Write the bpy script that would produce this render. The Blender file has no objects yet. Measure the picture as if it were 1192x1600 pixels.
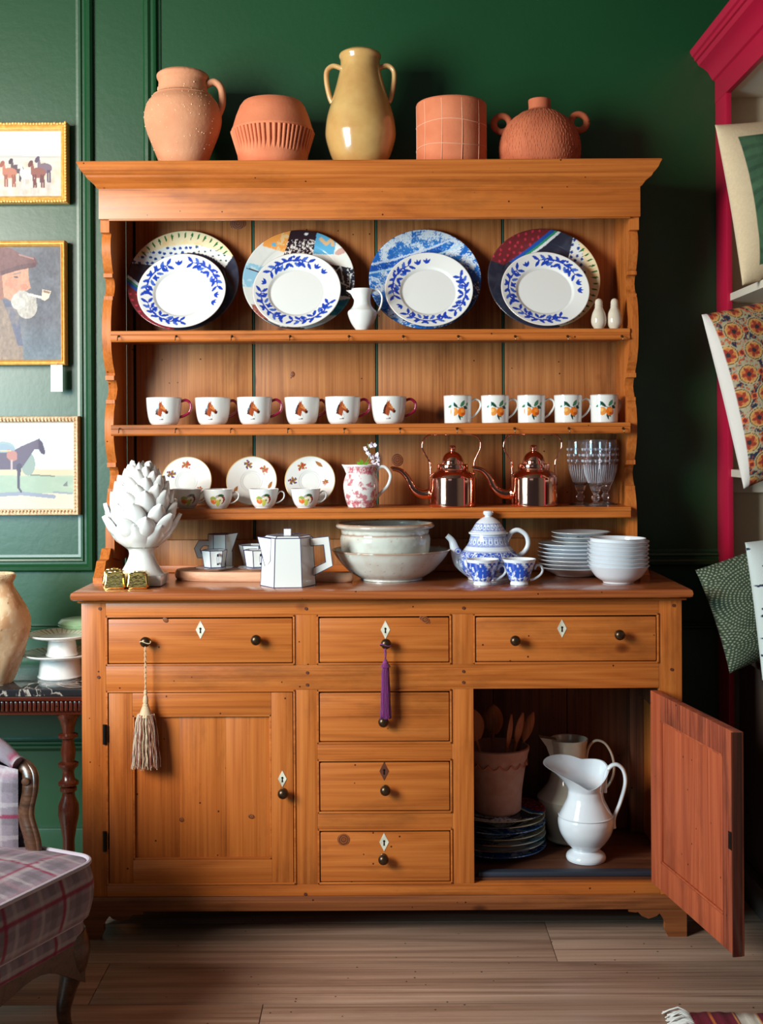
import bpy, bmesh, math, random
import numpy as np
from math import sin, cos, pi, radians, sqrt, atan2
from mathutils import Vector, Matrix
random.seed(7)
SC = bpy.context.scene
COL = SC.collection
# ---------------------------------------------------------------- camera
F, D, H, VX, VY, ROLL = 1900.0, 3.23, 1.316, 600.0, 690.0, radians(0.3)
cam = bpy.data.cameras.new('camera'); camo = bpy.data.objects.new('camera', cam); COL.objects.link(camo)
camo.location = (0, -D, H); camo.rotation_euler = (pi/2, ROLL, 0)
cam.sensor_fit = 'AUTO'; cam.sensor_width = 36; cam.lens = F/1600*36
cam.shift_x = (596-VX)/1600; cam.shift_y = (VY-800)/1600
cam.clip_start = .05
SC.camera = camo
# ---------------------------------------------------------------- world and light
w = bpy.data.worlds.new('room_air'); SC.world = w; w.use_nodes = True
bg = w.node_tree.nodes['Background']; bg.inputs[0].default_value = (.80, .88, 1.0, 1); bg.inputs[1].default_value = .035
def area(name, loc, target, sx, sy, power, col):
    l = bpy.data.lights.new(name, 'AREA'); l.shape = 'RECTANGLE'; l.size = sx; l.size_y = sy; l.energy = power; l.color = col
    o = bpy.data.objects.new(name, l); COL.objects.link(o); o.location = loc
    o.rotation_euler = (Vector(target)-Vector(loc)).to_track_quat('-Z', 'Y').to_euler()
    return o
area('window_daylight', (-2.32, -1.95, 2.02), (-.2, .2, 1.55), 1.15, 1.0, 140, (1.0, .95, .87))
area('window_sky_light', (-2.30, -1.95, 1.22), (-.3, .3, 1.1), 1.15, .56, 54, (.47, .86, 1.0))
area('added_fill_light', (-1.2, -4.6, 2.1), (0, .2, 1.2), 1.4, 1.2, 2.5, (.80, .9, 1.0))  # weak fill added behind the camera, no known window there
SC.view_settings.view_transform = 'Standard'; SC.view_settings.look = 'None'
SC.view_settings.exposure = 0.0; SC.view_settings.gamma = 1; SC.view_settings.use_curve_mapping = False
# ---------------------------------------------------------------- mapping photograph -> metres
def S(y): return (D+y)/F
def P(px, py, y):
    dx, dy = px-VX, VY-py; c, s = cos(ROLL), sin(ROLL); k = S(y)
    return ((dx*c+dy*s)*k, H+(-dx*s+dy*c)*k)
def PX(px, y, py=690): return P(px, py, y)[0]
def ZC(py, y): return H+(VY-py)*S(y)
# ---------------------------------------------------------------- colours and materials
def lin(c):
    c = c/255.0
    return c/12.92 if c <= .04045 else ((c+.055)/1.055)**2.4
def rgb(r, g, b): return np.array([lin(r), lin(g), lin(b)])
def t4(c): return (float(c[0]), float(c[1]), float(c[2]), 1)
def newmat(name):
    m = bpy.data.materials.new(name); m.use_nodes = True
    nt = m.node_tree; b = nt.nodes['Principled BSDF']
    return m, nt, b
def setp(b, rough=.5, metal=0, coat=0, spec=.5, trans=0, ior=1.5, sheen=0):
    b.inputs['Roughness'].default_value = rough; b.inputs['Metallic'].default_value = metal
    b.inputs['Coat Weight'].default_value = coat; b.inputs['Coat Roughness'].default_value = .06
    b.inputs['Specular IOR Level'].default_value = spec
    b.inputs['Transmission Weight'].default_value = trans; b.inputs['IOR'].default_value = ior
    b.inputs['Sheen Weight'].default_value = sheen
def N(nt, t, **kw):
    n = nt.nodes.new(t)
    for k, v in kw.items():
        if k in n.inputs: n.inputs[k].default_value = v
        else: setattr(n, k, v)
    return n
def ramp(nt, stops, interp='LINEAR'):
    r = nt.nodes.new('ShaderNodeValToRGB'); cr = r.color_ramp; cr.interpolation = interp
    while len(cr.elements) > 1: cr.elements.remove(cr.elements[-1])
    cr.elements[0].position = stops[0][0]; cr.elements[0].color = t4(stops[0][1])
    for p, c in stops[1:]:
        e = cr.elements.new(p); e.color = t4(c)
    return r
def plain(name, col, rough=.5, metal=0, coat=0, mottle=0, mscale=30, bump=0, bscale=60, col2=None, **kw):
    m, nt, b = newmat(name); setp(b, rough, metal, coat, **kw)
    b.inputs['Base Color'].default_value = t4(col)
    tc = N(nt, 'ShaderNodeTexCoord')
    if mottle:
        n = N(nt, 'ShaderNodeTexNoise', Scale=mscale, Detail=4.0); nt.links.new(tc.outputs['Object'], n.inputs['Vector'])
        c2 = col2 if col2 is not None else col*.6
        r = ramp(nt, [(.5-mottle*.5, c2), (.5+mottle*.3, col)]); nt.links.new(n.outputs['Fac'], r.inputs['Fac'])
        nt.links.new(r.outputs['Color'], b.inputs['Base Color'])
    if bump:
        n = N(nt, 'ShaderNodeTexNoise', Scale=bscale, Detail=3.0); nt.links.new(tc.outputs['Object'], n.inputs['Vector'])
        bp = N(nt, 'ShaderNodeBump', Strength=bump, Distance=.002); nt.links.new(n.outputs['Fac'], bp.inputs['Height'])
        nt.links.new(bp.outputs['Normal'], b.inputs['Normal'])
    return m
def painted(name, rough=.25, coat=.5, bump=0, bscale=200, **kw):
    m, nt, b = newmat(name); setp(b, rough, 0, coat, **kw)
    a = N(nt, 'ShaderNodeAttribute', attribute_name='Col'); nt.links.new(a.outputs['Color'], b.inputs['Base Color'])
    if bump:
        tc = N(nt, 'ShaderNodeTexCoord'); n = N(nt, 'ShaderNodeTexNoise', Scale=bscale, Detail=2.0)
        nt.links.new(tc.outputs['Object'], n.inputs['Vector'])
        bp = N(nt, 'ShaderNodeBump', Strength=bump, Distance=.002); nt.links.new(n.outputs['Fac'], bp.inputs['Height'])
        nt.links.new(bp.outputs['Normal'], b.inputs['Normal'])
    return m
def wood(name, light, mid, dark, axis='X', rough=.38, coat=.15, scale=1.0, knots=True, stains=.5, spec=.4):
    """pine: long grain along one axis of the object, knots, rubbed dark stains"""
    m, nt, b = newmat(name); setp(b, rough, 0, coat, spec=spec)
    b.inputs['Coat Roughness'].default_value = .25
    L = nt.links.new
    tc = N(nt, 'ShaderNodeTexCoord'); oi = N(nt, 'ShaderNodeObjectInfo')
    mul = N(nt, 'ShaderNodeMath', operation='MULTIPLY'); mul.inputs[1].default_value = 13.0; L(oi.outputs['Random'], mul.inputs[0])
    add = N(nt, 'ShaderNodeVectorMath', operation='ADD'); L(tc.outputs['Object'], add.inputs[0]); L(mul.outputs[0], add.inputs[1])
    def mapped(sl, sc):
        mp = N(nt, 'ShaderNodeMapping'); v = [sc*scale]*3; v['XYZ'.index(axis)] = sl*scale; mp.inputs['Scale'].default_value = v
        L(add.outputs[0], mp.inputs['Vector']); return mp
    # cathedral rings
    g1 = mapped(.7, 13); n1 = N(nt, 'ShaderNodeTexNoise', Scale=1.0, Detail=1.0, Distortion=.25); L(g1.outputs[0], n1.inputs['Vector'])
    k = N(nt, 'ShaderNodeMath', operation='MULTIPLY'); k.inputs[1].default_value = 7.0; L(n1.outputs['Fac'], k.inputs[0])
    fr = N(nt, 'ShaderNodeMath', operation='PINGPONG'); fr.inputs[1].default_value = .5; L(k.outputs[0], fr.inputs[0])
    g2 = mapped(2.2, 210); n2 = N(nt, 'ShaderNodeTexNoise', Scale=1.0, Detail=5.0, Roughness=.65); L(g2.outputs[0], n2.inputs['Vector'])
    mx = N(nt, 'ShaderNodeMath', operation='MULTIPLY_ADD'); mx.inputs[1].default_value = .38; L(fr.outputs[0], mx.inputs[0])
    m2 = N(nt, 'ShaderNodeMath', operation='MULTIPLY'); m2.inputs[1].default_value = .80; L(n2.outputs['Fac'], m2.inputs[0]); L(m2.outputs[0], mx.inputs[2])
    r = ramp(nt, [(.16, dark), (.43, mid), (.74, light)]); L(mx.outputs[0], r.inputs['Fac'])
    # broad tone drift and rubbed stains
    g3 = mapped(1.6, 5); n3 = N(nt, 'ShaderNodeTexNoise', Scale=1.0, Detail=6.0, Roughness=.7); L(g3.outputs[0], n3.inputs['Vector'])
    r3 = ramp(nt, [(.26, np.array([1-stains]*3)), (.48, np.array([1., 1., 1.]))]); L(n3.outputs['Fac'], r3.inputs['Fac'])
    mm = N(nt, 'ShaderNodeMix', data_type='RGBA', blend_type='MULTIPLY'); mm.inputs[0].default_value = 1
    L(r.outputs['Color'], mm.inputs[6]); L(r3.outputs['Color'], mm.inputs[7]); out = mm.outputs[2]
    if knots:
        g4 = mapped(3.4, 5.2); v4 = N(nt, 'ShaderNodeTexVoronoi', Scale=1.0, Randomness=1.0); L(g4.outputs[0], v4.inputs['Vector'])
        r4 = ramp(nt, [(.0, dark*.25), (.045, dark*.5), (.07, np.array([.45, .35, .3])), (.10, np.array([1., 1., 1.]))]); L(v4.outputs['Distance'], r4.inputs['Fac'])
        m4 = N(nt, 'ShaderNodeMix', data_type='RGBA', blend_type='MULTIPLY'); m4.inputs[0].default_value = .85
        L(out, m4.inputs[6]); L(r4.outputs['Color'], m4.inputs[7]); out = m4.outputs[2]
    # tiny dents, some dark some pale
    v5 = N(nt, 'ShaderNodeTexVoronoi', Scale=42.0); L(add.outputs[0], v5.inputs['Vector'])
    sp = N(nt, 'ShaderNodeSeparateColor'); L(v5.outputs['Color'], sp.inputs[0])
    gt = N(nt, 'ShaderNodeMath', operation='GREATER_THAN'); gt.inputs[1].default_value = .86; L(sp.outputs[0], gt.inputs[0])
    lt = N(nt, 'ShaderNodeMath', operation='LESS_THAN'); lt.inputs[1].default_value = .11; L(v5.outputs['Distance'], lt.inputs[0])
    an = N(nt, 'ShaderNodeMath', operation='MULTIPLY'); L(gt.outputs[0], an.inputs[0]); L(lt.outputs[0], an.inputs[1])
    m5 = N(nt, 'ShaderNodeMix', data_type='RGBA'); L(an.outputs[0], m5.inputs[0]); L(out, m5.inputs[6]); m5.inputs[7].default_value = t4(dark*.35)
    L(m5.outputs[2], b.inputs['Base Color'])
    bp = N(nt, 'ShaderNodeBump', Strength=.25, Distance=.001); L(mx.outputs[0], bp.inputs['Height']); L(bp.outputs['Normal'], b.inputs['Normal'])
    rr = N(nt, 'ShaderNodeMapRange'); rr.inputs['To Min'].default_value = rough-.08; rr.inputs['To Max'].default_value = rough+.12
    L(n2.outputs['Fac'], rr.inputs['Value']); L(rr.outputs[0], b.inputs['Roughness'])
    return m
M = {}
PL, PM_, PD = rgb(204, 120, 54), rgb(182, 98, 38), rgb(128, 62, 22)
M['pineX'] = wood('pine_grain_across', PL, PM_, PD, 'X')
M['pineZ'] = wood('pine_grain_upright', PL, PM_, PD, 'Z')
M['pineY'] = wood('pine_grain_deep', PL, PM_, PD, 'Y')
M['backZ'] = wood('aged_back_board', rgb(190, 126, 72), rgb(164, 100, 52), rgb(112, 64, 30), 'Z', rough=.5, coat=.0, stains=.55)
M['top'] = wood('worn_worktop', rgb(186, 106, 56), rgb(152, 80, 40), rgb(96, 48, 24), 'X', rough=.2, coat=.5, stains=.5)
M['doorin'] = wood('door_inner_red_pine', rgb(182, 94, 58), rgb(158, 72, 42), rgb(96, 40, 24), 'Z', rough=.55, coat=0, stains=.6)
M['doorworn'] = wood('door_inner_worn_pine', rgb(172, 88, 56), rgb(132, 58, 36), rgb(40, 22, 18), 'Z', rough=.6, coat=0, stains=.92)
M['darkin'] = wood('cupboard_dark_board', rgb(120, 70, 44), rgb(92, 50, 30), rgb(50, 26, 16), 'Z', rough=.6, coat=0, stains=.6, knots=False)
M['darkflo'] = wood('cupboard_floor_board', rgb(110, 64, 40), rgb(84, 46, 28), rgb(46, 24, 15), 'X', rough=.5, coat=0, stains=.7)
M['pineW'] = wood('scuffed_dark_pine', rgb(150, 88, 46), rgb(120, 64, 30), rgb(66, 34, 18), 'X', rough=.5, coat=.0, stains=.75)
M['edge'] = plain('rubbed_pale_edge', rgb(216, 180, 140), .6)
M['gap'] = plain('dark_gap_paint', rgb(40, 84, 66), .7)
M['black'] = plain('black_iron', rgb(24, 20, 18), .45, metal=.6)
M['bronze'] = plain('dark_bronze', rgb(92, 72, 54), .32, metal=.85, mottle=.6, mscale=60)
M['bone'] = plain('bone_inlay', rgb(232, 226, 204), .5, mottle=.3)
M['peg'] = plain('oak_peg', rgb(92, 44, 24), .6)
M['white'] = plain('white_glaze', rgb(228, 228, 226), .12, coat=.6)
M['cream'] = plain('cream_glaze', rgb(216, 202, 184), .15, coat=.6, mottle=.3, mscale=12, col2=rgb(204, 190, 170))
M['bluewhite'] = plain('cool_white_glaze', rgb(222, 228, 236), .12, coat=.5)
M['print'] = painted('printed_glaze', .14, .6)
M['matteprint'] = painted('printed_matte', .55, 0)
M['cloth'] = painted('printed_cotton', .9, 0, bump=.4, bscale=420)
M['canvas'] = painted('painted_canvas', .7, .05, bump=.15, bscale=300)
M['burg'] = plain('burgundy_glaze', rgb(142, 16, 56), .15, coat=.7)
M['copper'] = plain('polished_copper', np.array([.93, .44, .33]), .09, metal=1, bump=.08, bscale=18)
M['gold'] = plain('mirror_gold', np.array([.98, .70, .24]), .14, metal=1, bump=.22, bscale=110)
M['giltframe'] = plain('gilt_frame', rgb(240, 194, 112), .40, metal=.35, mottle=.8, mscale=90, col2=rgb(206, 140, 60))
M['giltpale'] = plain('pale_gilt', rgb(232, 208, 172), .4, metal=.2, mottle=.5, mscale=90, col2=rgb(196, 150, 116))
M['navyline'] = plain('navy_line', rgb(38, 46, 92), .3)
M['terraA'] = plain('speckled_terracotta', rgb(208, 148, 112), .85, mottle=.7, mscale=9, col2=rgb(188, 118, 82), bump=.5, bscale=90)
M['terraB'] = plain('fresh_terracotta', rgb(212, 124, 86), .85, mottle=.5, mscale=14, col2=rgb(196, 104, 68), bump=.25, bscale=150)
M['terraC'] = plain('brown_terracotta', rgb(196, 106, 70), .85, mottle=.5, mscale=20, col2=rgb(172, 86, 54), bump=.2, bscale=150)
M['terraline'] = plain('pale_groove', rgb(228, 170, 140), .9)
M['silverglass'] = None
m, nt, b = newmat('pressed_glass'); setp(b, .04, 0, 0, trans=.985, ior=1.45, spec=.8); b.inputs['Base Color'].default_value = (.95, .95, 1, 1); M['glass'] = m
m, nt, b = newmat('cut_glass_facet'); setp(b, .08, 0, 0, trans=.55, ior=1.5, spec=1.0); b.inputs['Base Color'].default_value = (.9, .9, .97, 1); M['cutglass'] = m
M['paper'] = plain('white_card', rgb(240, 240, 238), .7)
M['oxblood'] = plain('crimson_paint', rgb(176, 18, 56), .42, bump=.1, bscale=40)
M['creampaint'] = plain('cream_paint', rgb(206, 196, 180), .55)
M['shelfback'] = plain('bookcase_back_paint', rgb(196, 180, 156), .6)
M['greypaint'] = plain('brown_grey_paint', rgb(84, 70, 62), .6)
M['mahog'] = wood('mahogany', rgb(116, 48, 28), rgb(84, 32, 18), rgb(44, 16, 10), 'X', rough=.22, coat=.6, knots=False, stains=.3)
M['mahogZ'] = wood('mahogany_turned', rgb(96, 40, 24), rgb(68, 27, 16), rgb(34, 13, 9), 'Z', rough=.2, coat=.6, knots=False, stains=.3)
M['walnut'] = wood('walnut_carved', rgb(96, 62, 42), rgb(66, 40, 26), rgb(30, 18, 12), 'X', rough=.3, coat=.4, knots=False, stains=.4)
M['spoon'] = wood('kitchen_spoon_wood', rgb(186, 120, 76), rgb(160, 94, 56), rgb(110, 60, 34), 'Z', rough=.6, coat=0, knots=False, stains=.2)
M['board'] = wood('pale_beech', rgb(226, 178, 146), rgb(210, 154, 120), rgb(186, 124, 92), 'X', rough=.5, coat=0, knots=False, stains=.1)
M['strip'] = plain('ribbed_rubber', rgb(34, 42, 56), .6)
M['greenplate'] = plain('pale_green_glaze', rgb(164, 204, 160), .25, coat=.4)
M['stone'] = plain('stoneware_glaze', rgb(196, 192, 184), .3, coat=.3, mottle=.5, mscale=26, col2=rgb(170, 160, 148), bump=.3, bscale=40)
# wall paint: satin green
m, nt, b = newmat('satin_green_wall'); setp(b, .40, 0, .36, spec=.45); b.inputs['Coat Roughness'].default_value = .34
tc = N(nt, 'ShaderNodeTexCoord'); n = N(nt, 'ShaderNodeTexNoise', Scale=1.3, Detail=3.0); nt.links.new(tc.outputs['Object'], n.inputs['Vector'])
r = ramp(nt, [(.3, rgb(11, 60, 29)), (.7, rgb(15, 68, 34))]); nt.links.new(n.outputs['Fac'], r.inputs['Fac']); nt.links.new(r.outputs['Color'], b.inputs['Base Color'])
n = N(nt, 'ShaderNodeTexNoise', Scale=55.0, Detail=3.0); nt.links.new(tc.outputs['Object'], n.inputs['Vector'])
bp = N(nt, 'ShaderNodeBump', Strength=.12, Distance=.004); nt.links.new(n.outputs['Fac'], bp.inputs['Height']); nt.links.new(bp.outputs['Normal'], b.inputs['Normal'])
M['wall'] = m
M['plaster'] = plain('room_plaster', rgb(84, 88, 80), .8)
M['floorw'] = wood('oak_floor', rgb(188, 158, 138), rgb(150, 120, 102), rgb(82, 62, 52), 'X', rough=.40, coat=.12, scale=.6, knots=False, stains=.35)
# marble
m, nt, b = newmat('dark_marble'); setp(b, .12, 0, .5)
tc = N(nt, 'ShaderNodeTexCoord'); n = N(nt, 'ShaderNodeTexNoise', Scale=7.0, Detail=8.0, Distortion=1.2); nt.links.new(tc.outputs['Object'], n.inputs['Vector'])
r = ramp(nt, [(.0, rgb(30, 32, 36)), (.49, rgb(40, 42, 46)), (.505, rgb(190, 180, 170)), (.52, rgb(44, 44, 48)), (1, rgb(24, 24, 28))])
nt.links.new(n.outputs['Fac'], r.inputs['Fac']); nt.links.new(r.outputs['Color'], b.inputs['Base Color']); M['marble'] = m
# ---------------------------------------------------------------- mesh helpers
def mesh_from(name, verts, faces, smooth=True, sharp=None):
    me = bpy.data.meshes.new(name); me.from_pydata([tuple(v) for v in verts], [], faces); me.validate()
    if smooth: me.shade_smooth()
    if sharp is not None: me.set_sharp_from_angle(angle=radians(sharp))
    return me
def link(name, me, m, parent=None, loc=None, rot=None):
    o = bpy.data.objects.new(name, me)
    if m is not None:
        me.materials.clear(); me.materials.append(m)
    COL.objects.link(o)
    if parent is not None: o.parent = parent
    if loc is not None: o.location = loc
    if rot is not None: o.rotation_euler = rot
    return o
def base_of(o):
    v = Vector((0, 0, 0))
    while o is not None: v += Vector(o.location); o = o.parent
    return v
class B:
    """collects shapes into one mesh"""
    def __init__(s): s.v = []; s.f = []
    def add(s, vs, fs):
        n = len(s.v); s.v += [tuple(v) for v in vs]; s.f += [tuple(i+n for i in f) for f in fs]; return s
    def box(s, x0, x1, y0, y1, z0, z1, bev=0.0):
        if bev <= 0:
            vs = [(x, y, z) for x in (x0, x1) for y in (y0, y1) for z in (z0, z1)]
            return s.add(vs, [(0, 1, 3, 2), (4, 6, 7, 5), (0, 4, 5, 1), (2, 3, 7, 6), (0, 2, 6, 4), (1, 5, 7, 3)])
        bm = bmesh.new(); bmesh.ops.create_cube(bm, size=1)
        for v in bm.verts: v.co = Vector(((x0+x1)/2+v.co.x*(x1-x0), (y0+y1)/2+v.co.y*(y1-y0), (z0+z1)/2+v.co.z*(z1-z0)))
        bmesh.ops.bevel(bm, geom=bm.edges[:], offset=bev, segments=2, affect='EDGES', profile=.6)
        s.add([v.co[:] for v in bm.verts], [[v.index for v in f.verts] for f in bm.faces]) if not bm.verts.index_update() else None
        bm.free(); return s
    def prism(s, poly, axis, a, b):
        """polygon (p,q) extruded along axis between a and b; axis x:(y,z) y:(x,z) z:(x,y)"""
        def mk(p, q, t): return {'x': (t, p, q), 'y': (p, t, q), 'z': (p, q, t)}[axis]
        n = len(poly); vs = [mk(p, q, a) for p, q in poly]+[mk(p, q, b) for p, q in poly]
        fs = [tuple(range(n)), tuple(range(2*n-1, n-1, -1))]+[(i, (i+1) % n, n+(i+1) % n, n+i) for i in range(n)]
        return s.add(vs, fs)
    def lathe(s, prof, seg=40, c=(0, 0, 0), ax=None):
        vs = []; fs = []
        for r_, z in prof:
            for k in range(seg):
                a = 2*pi*k/seg; p = Vector((max(r_, 1e-5)*sin(a), -max(r_, 1e-5)*cos(a), z))
                if ax is not None: p = ax @ p
                vs.append(tuple(Vector(c)+p))
        for i in range(len(prof)-1):
            for k in range(seg):
                k2 = (k+1) % seg; fs.append((i*seg+k, i*seg+k2, (i+1)*seg+k2, (i+1)*seg+k))
        return s.add(vs, fs)
    def tube(s, pts, rad, seg=10, smooth=0, flat=1.0, cap=True, up=None):
        pts = [Vector(p) for p in pts]; rad = rad if hasattr(rad, '__len__') else [rad]*len(pts)
        if smooth: pts, rad = catmull(pts, rad, smooth)
        n = len(pts); vs = []; fs = []
        t0 = (pts[1]-pts[0]).normalized()
        nrm = Vector(up) if up is not None else (Vector((0, 0, 1)) if abs(t0.z) < .9 else Vector((0, 1, 0)))
        nrm = (nrm-t0*nrm.dot(t0)).normalized()
        for i in range(n):
            t = (pts[min(i+1, n-1)]-pts[max(i-1, 0)]).normalized()
            nrm = nrm-t*nrm.dot(t)
            nrm = nrm.normalized() if nrm.length > 1e-6 else Vector((0, 1, 0))
            bi = t.cross(nrm)
            for k in range(seg):
                a = 2*pi*k/seg; vs.append(tuple(pts[i]+nrm*cos(a)*rad[i]+bi*sin(a)*rad[i]*flat))
        for i in range(n-1):
            for k in range(seg):
                k2 = (k+1) % seg; fs.append((i*seg+k, i*seg+k2, (i+1)*seg+k2, (i+1)*seg+k))
        if cap: fs += [tuple(range(seg-1, -1, -1)), tuple(range((n-1)*seg, n*seg))]
        return s.add(vs, fs)
    def ball(s, c, r_, sx=1, sy=1, sz=1, seg=16, rings=10):
        prof = [(r_*sin(pi*i/rings), -r_*cos(pi*i/rings)) for i in range(rings+1)]
        return s.lathe(prof, seg, c, Matrix.Diagonal((sx, sy, sz)))
    def mitre(s, x0, x1, y0, yb, prof):
        """moulding round three sides: prof = (outset, z)"""
        vs = []; fs = []
        for o, z in prof: vs += [(x0-o, yb, z), (x0-o, y0-o, z), (x1+o, y0-o, z), (x1+o, yb, z)]
        for i in range(len(prof)-1):
            for k in range(3): fs.append((i*4+k, i*4+k+1, (i+1)*4+k+1, (i+1)*4+k))
        n = (len(prof)-1)*4
        fs.append((3, 2, 1, 0)); fs.append((n, n+1, n+2, n+3))
        fs.append(tuple(i*4 for i in range(len(prof)))); fs.append(tuple(i*4+3 for i in range(len(prof)-1, -1, -1)))
        return s.add(vs, fs)
    def frame(s, x0, x1, z0, z1, y, prof):
        """picture-frame moulding on a wall facing -y; prof=(inset from outer edge, proud of y)"""
        vs = []; fs = []
        for i_, p in prof: vs += [(x0+i_, y-p, z0+i_), (x1-i_, y-p, z0+i_), (x1-i_, y-p, z1-i_), (x0+i_, y-p, z1-i_)]
        for i in range(len(prof)-1):
            for k in range(4): k2 = (k+1) % 4; fs.append((i*4+k, i*4+k2, (i+1)*4+k2, (i+1)*4+k))
        return s.add(vs, fs)
    def mesh(s, name, off=(0, 0, 0), smooth=True, sharp=35):
        bm = bmesh.new(); vv = [bm.verts.new((v[0]-off[0], v[1]-off[1], v[2]-off[2])) for v in s.v]
        for f in s.f:
            try: bm.faces.new([vv[i] for i in f])
            except ValueError: pass
        bmesh.ops.remove_doubles(bm, verts=bm.verts[:], dist=2e-5)
        bmesh.ops.recalc_face_normals(bm, faces=bm.faces[:])
        me = bpy.data.meshes.new(name); bm.to_mesh(me); bm.free()
        if smooth: me.shade_smooth(); me.set_sharp_from_angle(angle=radians(sharp))
        return me
    def done(s, name, m, parent=None, world=True, sharp=35, loc=None, rot=None, smooth=True):
        """world=True: shapes were given in room metres"""
        off = (0, 0, 0)
        if world:
            off = base_of(parent) if parent is not None else Vector(loc if loc is not None else (0, 0, 0))
        me = s.mesh(name, off, smooth, sharp)
        return link(name, me, m, parent, loc, rot)
def catmull(pts, rad, sub):
    out = []; ro = []; n = len(pts)
    for i in range(n-1):
        p0, p1, p2, p3 = pts[max(i-1, 0)], pts[i], pts[i+1], pts[min(i+2, n-1)]
        for k in range(sub):
            t = k/sub
            out.append(.5*((2*p1)+(p2-p0)*t+(2*p0-5*p1+4*p2-p3)*t*t+(3*p1-p0-3*p2+p3)*t**3)); ro.append(rad[i]*(1-t)+rad[i+1]*t)
    out.append(pts[-1]); ro.append(rad[-1]); return out, ro
def smooth2(prof, sub=4):
    a, _ = catmull([Vector((p[0], p[1], 0)) for p in prof], [0]*len(prof), sub)
    return [(max(v.x, 0), v.y) for v in a]
def resample(prof, step):
    out = [prof[0]]
    for a, b_ in zip(prof[:-1], prof[1:]):
        d = math.hypot(b_[0]-a[0], b_[1]-a[1]); n = max(1, int(d/step))
        for k in range(1, n+1): out.append((a[0]+(b_[0]-a[0])*k/n, a[1]+(b_[1]-a[1])*k/n))
    return out
def tag(o, label, cat, group=None, kind=None):
    if label: o['label'] = label
    if cat: o['category'] = cat
    if group: o['group'] = group
    if kind: o['kind'] = kind
    return o
def thing(name, loc, label, cat, group=None, rz=0, rot=None):
    o = bpy.data.objects.new(name, None); COL.objects.link(o); o.location = loc; o.empty_display_size = .05
    o.rotation_euler = rot if rot is not None else (0, 0, rz)
    return tag(o, label, cat, group)
def struct(o): o['kind'] = 'structure'; return o
def stuff(o): o['kind'] = 'stuff'; return o
def copy_tree(o, parent=None):
    c = o.copy(); COL.objects.link(c); c.parent = parent
    for ch in list(o.children): copy_tree(ch, c)
    return c
def dup(o, loc, label, rz=None, rot=None, group=None):
    c = copy_tree(o); c.location = loc
    if rz is not None: c.rotation_euler = (0, 0, rz)
    if rot is not None: c.rotation_euler = rot
    c['label'] = label
    if group: c['group'] = group
    return c
# ---------------------------------------------------------------- vertex painting
def vn(u, v, seed=0):
    """value noise 0..1"""
    def h(i, j): 
        n = (i*374761393+j*668265263+seed*69069) & 0x7fffffff
        n = ((n ^ (n >> 13))*1274126177) & 0x7fffffff
        return ((n ^ (n >> 16)) & 0xffff)/65535.0
    iu = np.floor(u).astype(np.int64); iv = np.floor(v).astype(np.int64); fu = u-iu; fv = v-iv
    fu = fu*fu*(3-2*fu); fv = fv*fv*(3-2*fv)
    return (h(iu, iv)*(1-fu)+h(iu+1, iv)*fu)*(1-fv)+(h(iu, iv+1)*(1-fu)+h(iu+1, iv+1)*fu)*fv
def fbm(u, v, seed=0, o=4):
    t = 0; a = .5; n = 0
    for k in range(o): t = t+a*vn(u*2**k, v*2**k, seed+k); n += a; a *= .5
    return t/n
class Cv:
    def __init__(s, u, v, base): s.u = np.asarray(u, float); s.v = np.asarray(v, float); s.c = np.tile(np.asarray(base, float), (len(s.u), 1)); s.m0 = None
    def put(s, m, col, a=1.0):
        if s.m0 is not None: m = m & s.m0
        s.c[m] = s.c[m]*(1-a)+np.asarray(col)*a
    def mix(s, w, col):
        if s.m0 is not None: w = w*s.m0
        s.c = s.c*(1-w[:, None])+np.asarray(col)[None, :]*w[:, None]
    def ell(s, cx, cy, rx, ry=None, rot=0, col=None, a=1):
        ry = ry or rx; du, dv = s.u-cx, s.v-cy; c_, s_ = cos(rot), sin(rot)
        s.put(((du*c_+dv*s_)/rx)**2+((-du*s_+dv*c_)/ry)**2 < 1, col, a)
    def leaf(s, x0, y0, x1, y1, w_, col, a=1):
        dx, dy = x1-x0, y1-y0; L2 = dx*dx+dy*dy; L = sqrt(L2)
        t = ((s.u-x0)*dx+(s.v-y0)*dy)/L2; q = np.abs((s.u-x0)*dy-(s.v-y0)*dx)/L
        s.put((t > 0) & (t < 1) & (q < w_*np.sin(pi*np.clip(t, 0, 1))**.8), col, a)
    def stroke(s, pts, w_, col, a=1):
        m = np.zeros(len(s.u), bool); ws = w_ if hasattr(w_, '__len__') else [w_]*len(pts)
        for i in range(len(pts)-1):
            (x0, y0), (x1, y1) = pts[i], pts[i+1]; dx, dy = x1-x0, y1-y0; L2 = dx*dx+dy*dy+1e-12
            t = np.clip(((s.u-x0)*dx+(s.v-y0)*dy)/L2, 0, 1)
            m |= (s.u-x0-t*dx)**2+(s.v-y0-t*dy)**2 < (ws[i]*(1-t)+ws[i+1]*t)**2
        s.put(m, col, a)
    def poly(s, pts, col, a=1):
        m = np.zeros(len(s.u), bool); n = len(pts)
        for i in range(n):
            (x0, y0), (x1, y1) = pts[i], pts[(i+1) % n]
            if y0 == y1: continue
            c_ = ((y0 > s.v) != (y1 > s.v)) & (s.u < (x1-x0)*(s.v-y0)/(y1-y0)+x0); m ^= c_
        s.put(m, col, a); return m
def setcol(me, c):
    a = me.color_attributes.new('Col', 'FLOAT_COLOR', 'POINT')
    d = np.ones((len(me.vertices), 4), np.float32); d[:, :3] = np.clip(c, 0, 1); a.data.foreach_set('color', d.ravel())
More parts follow.
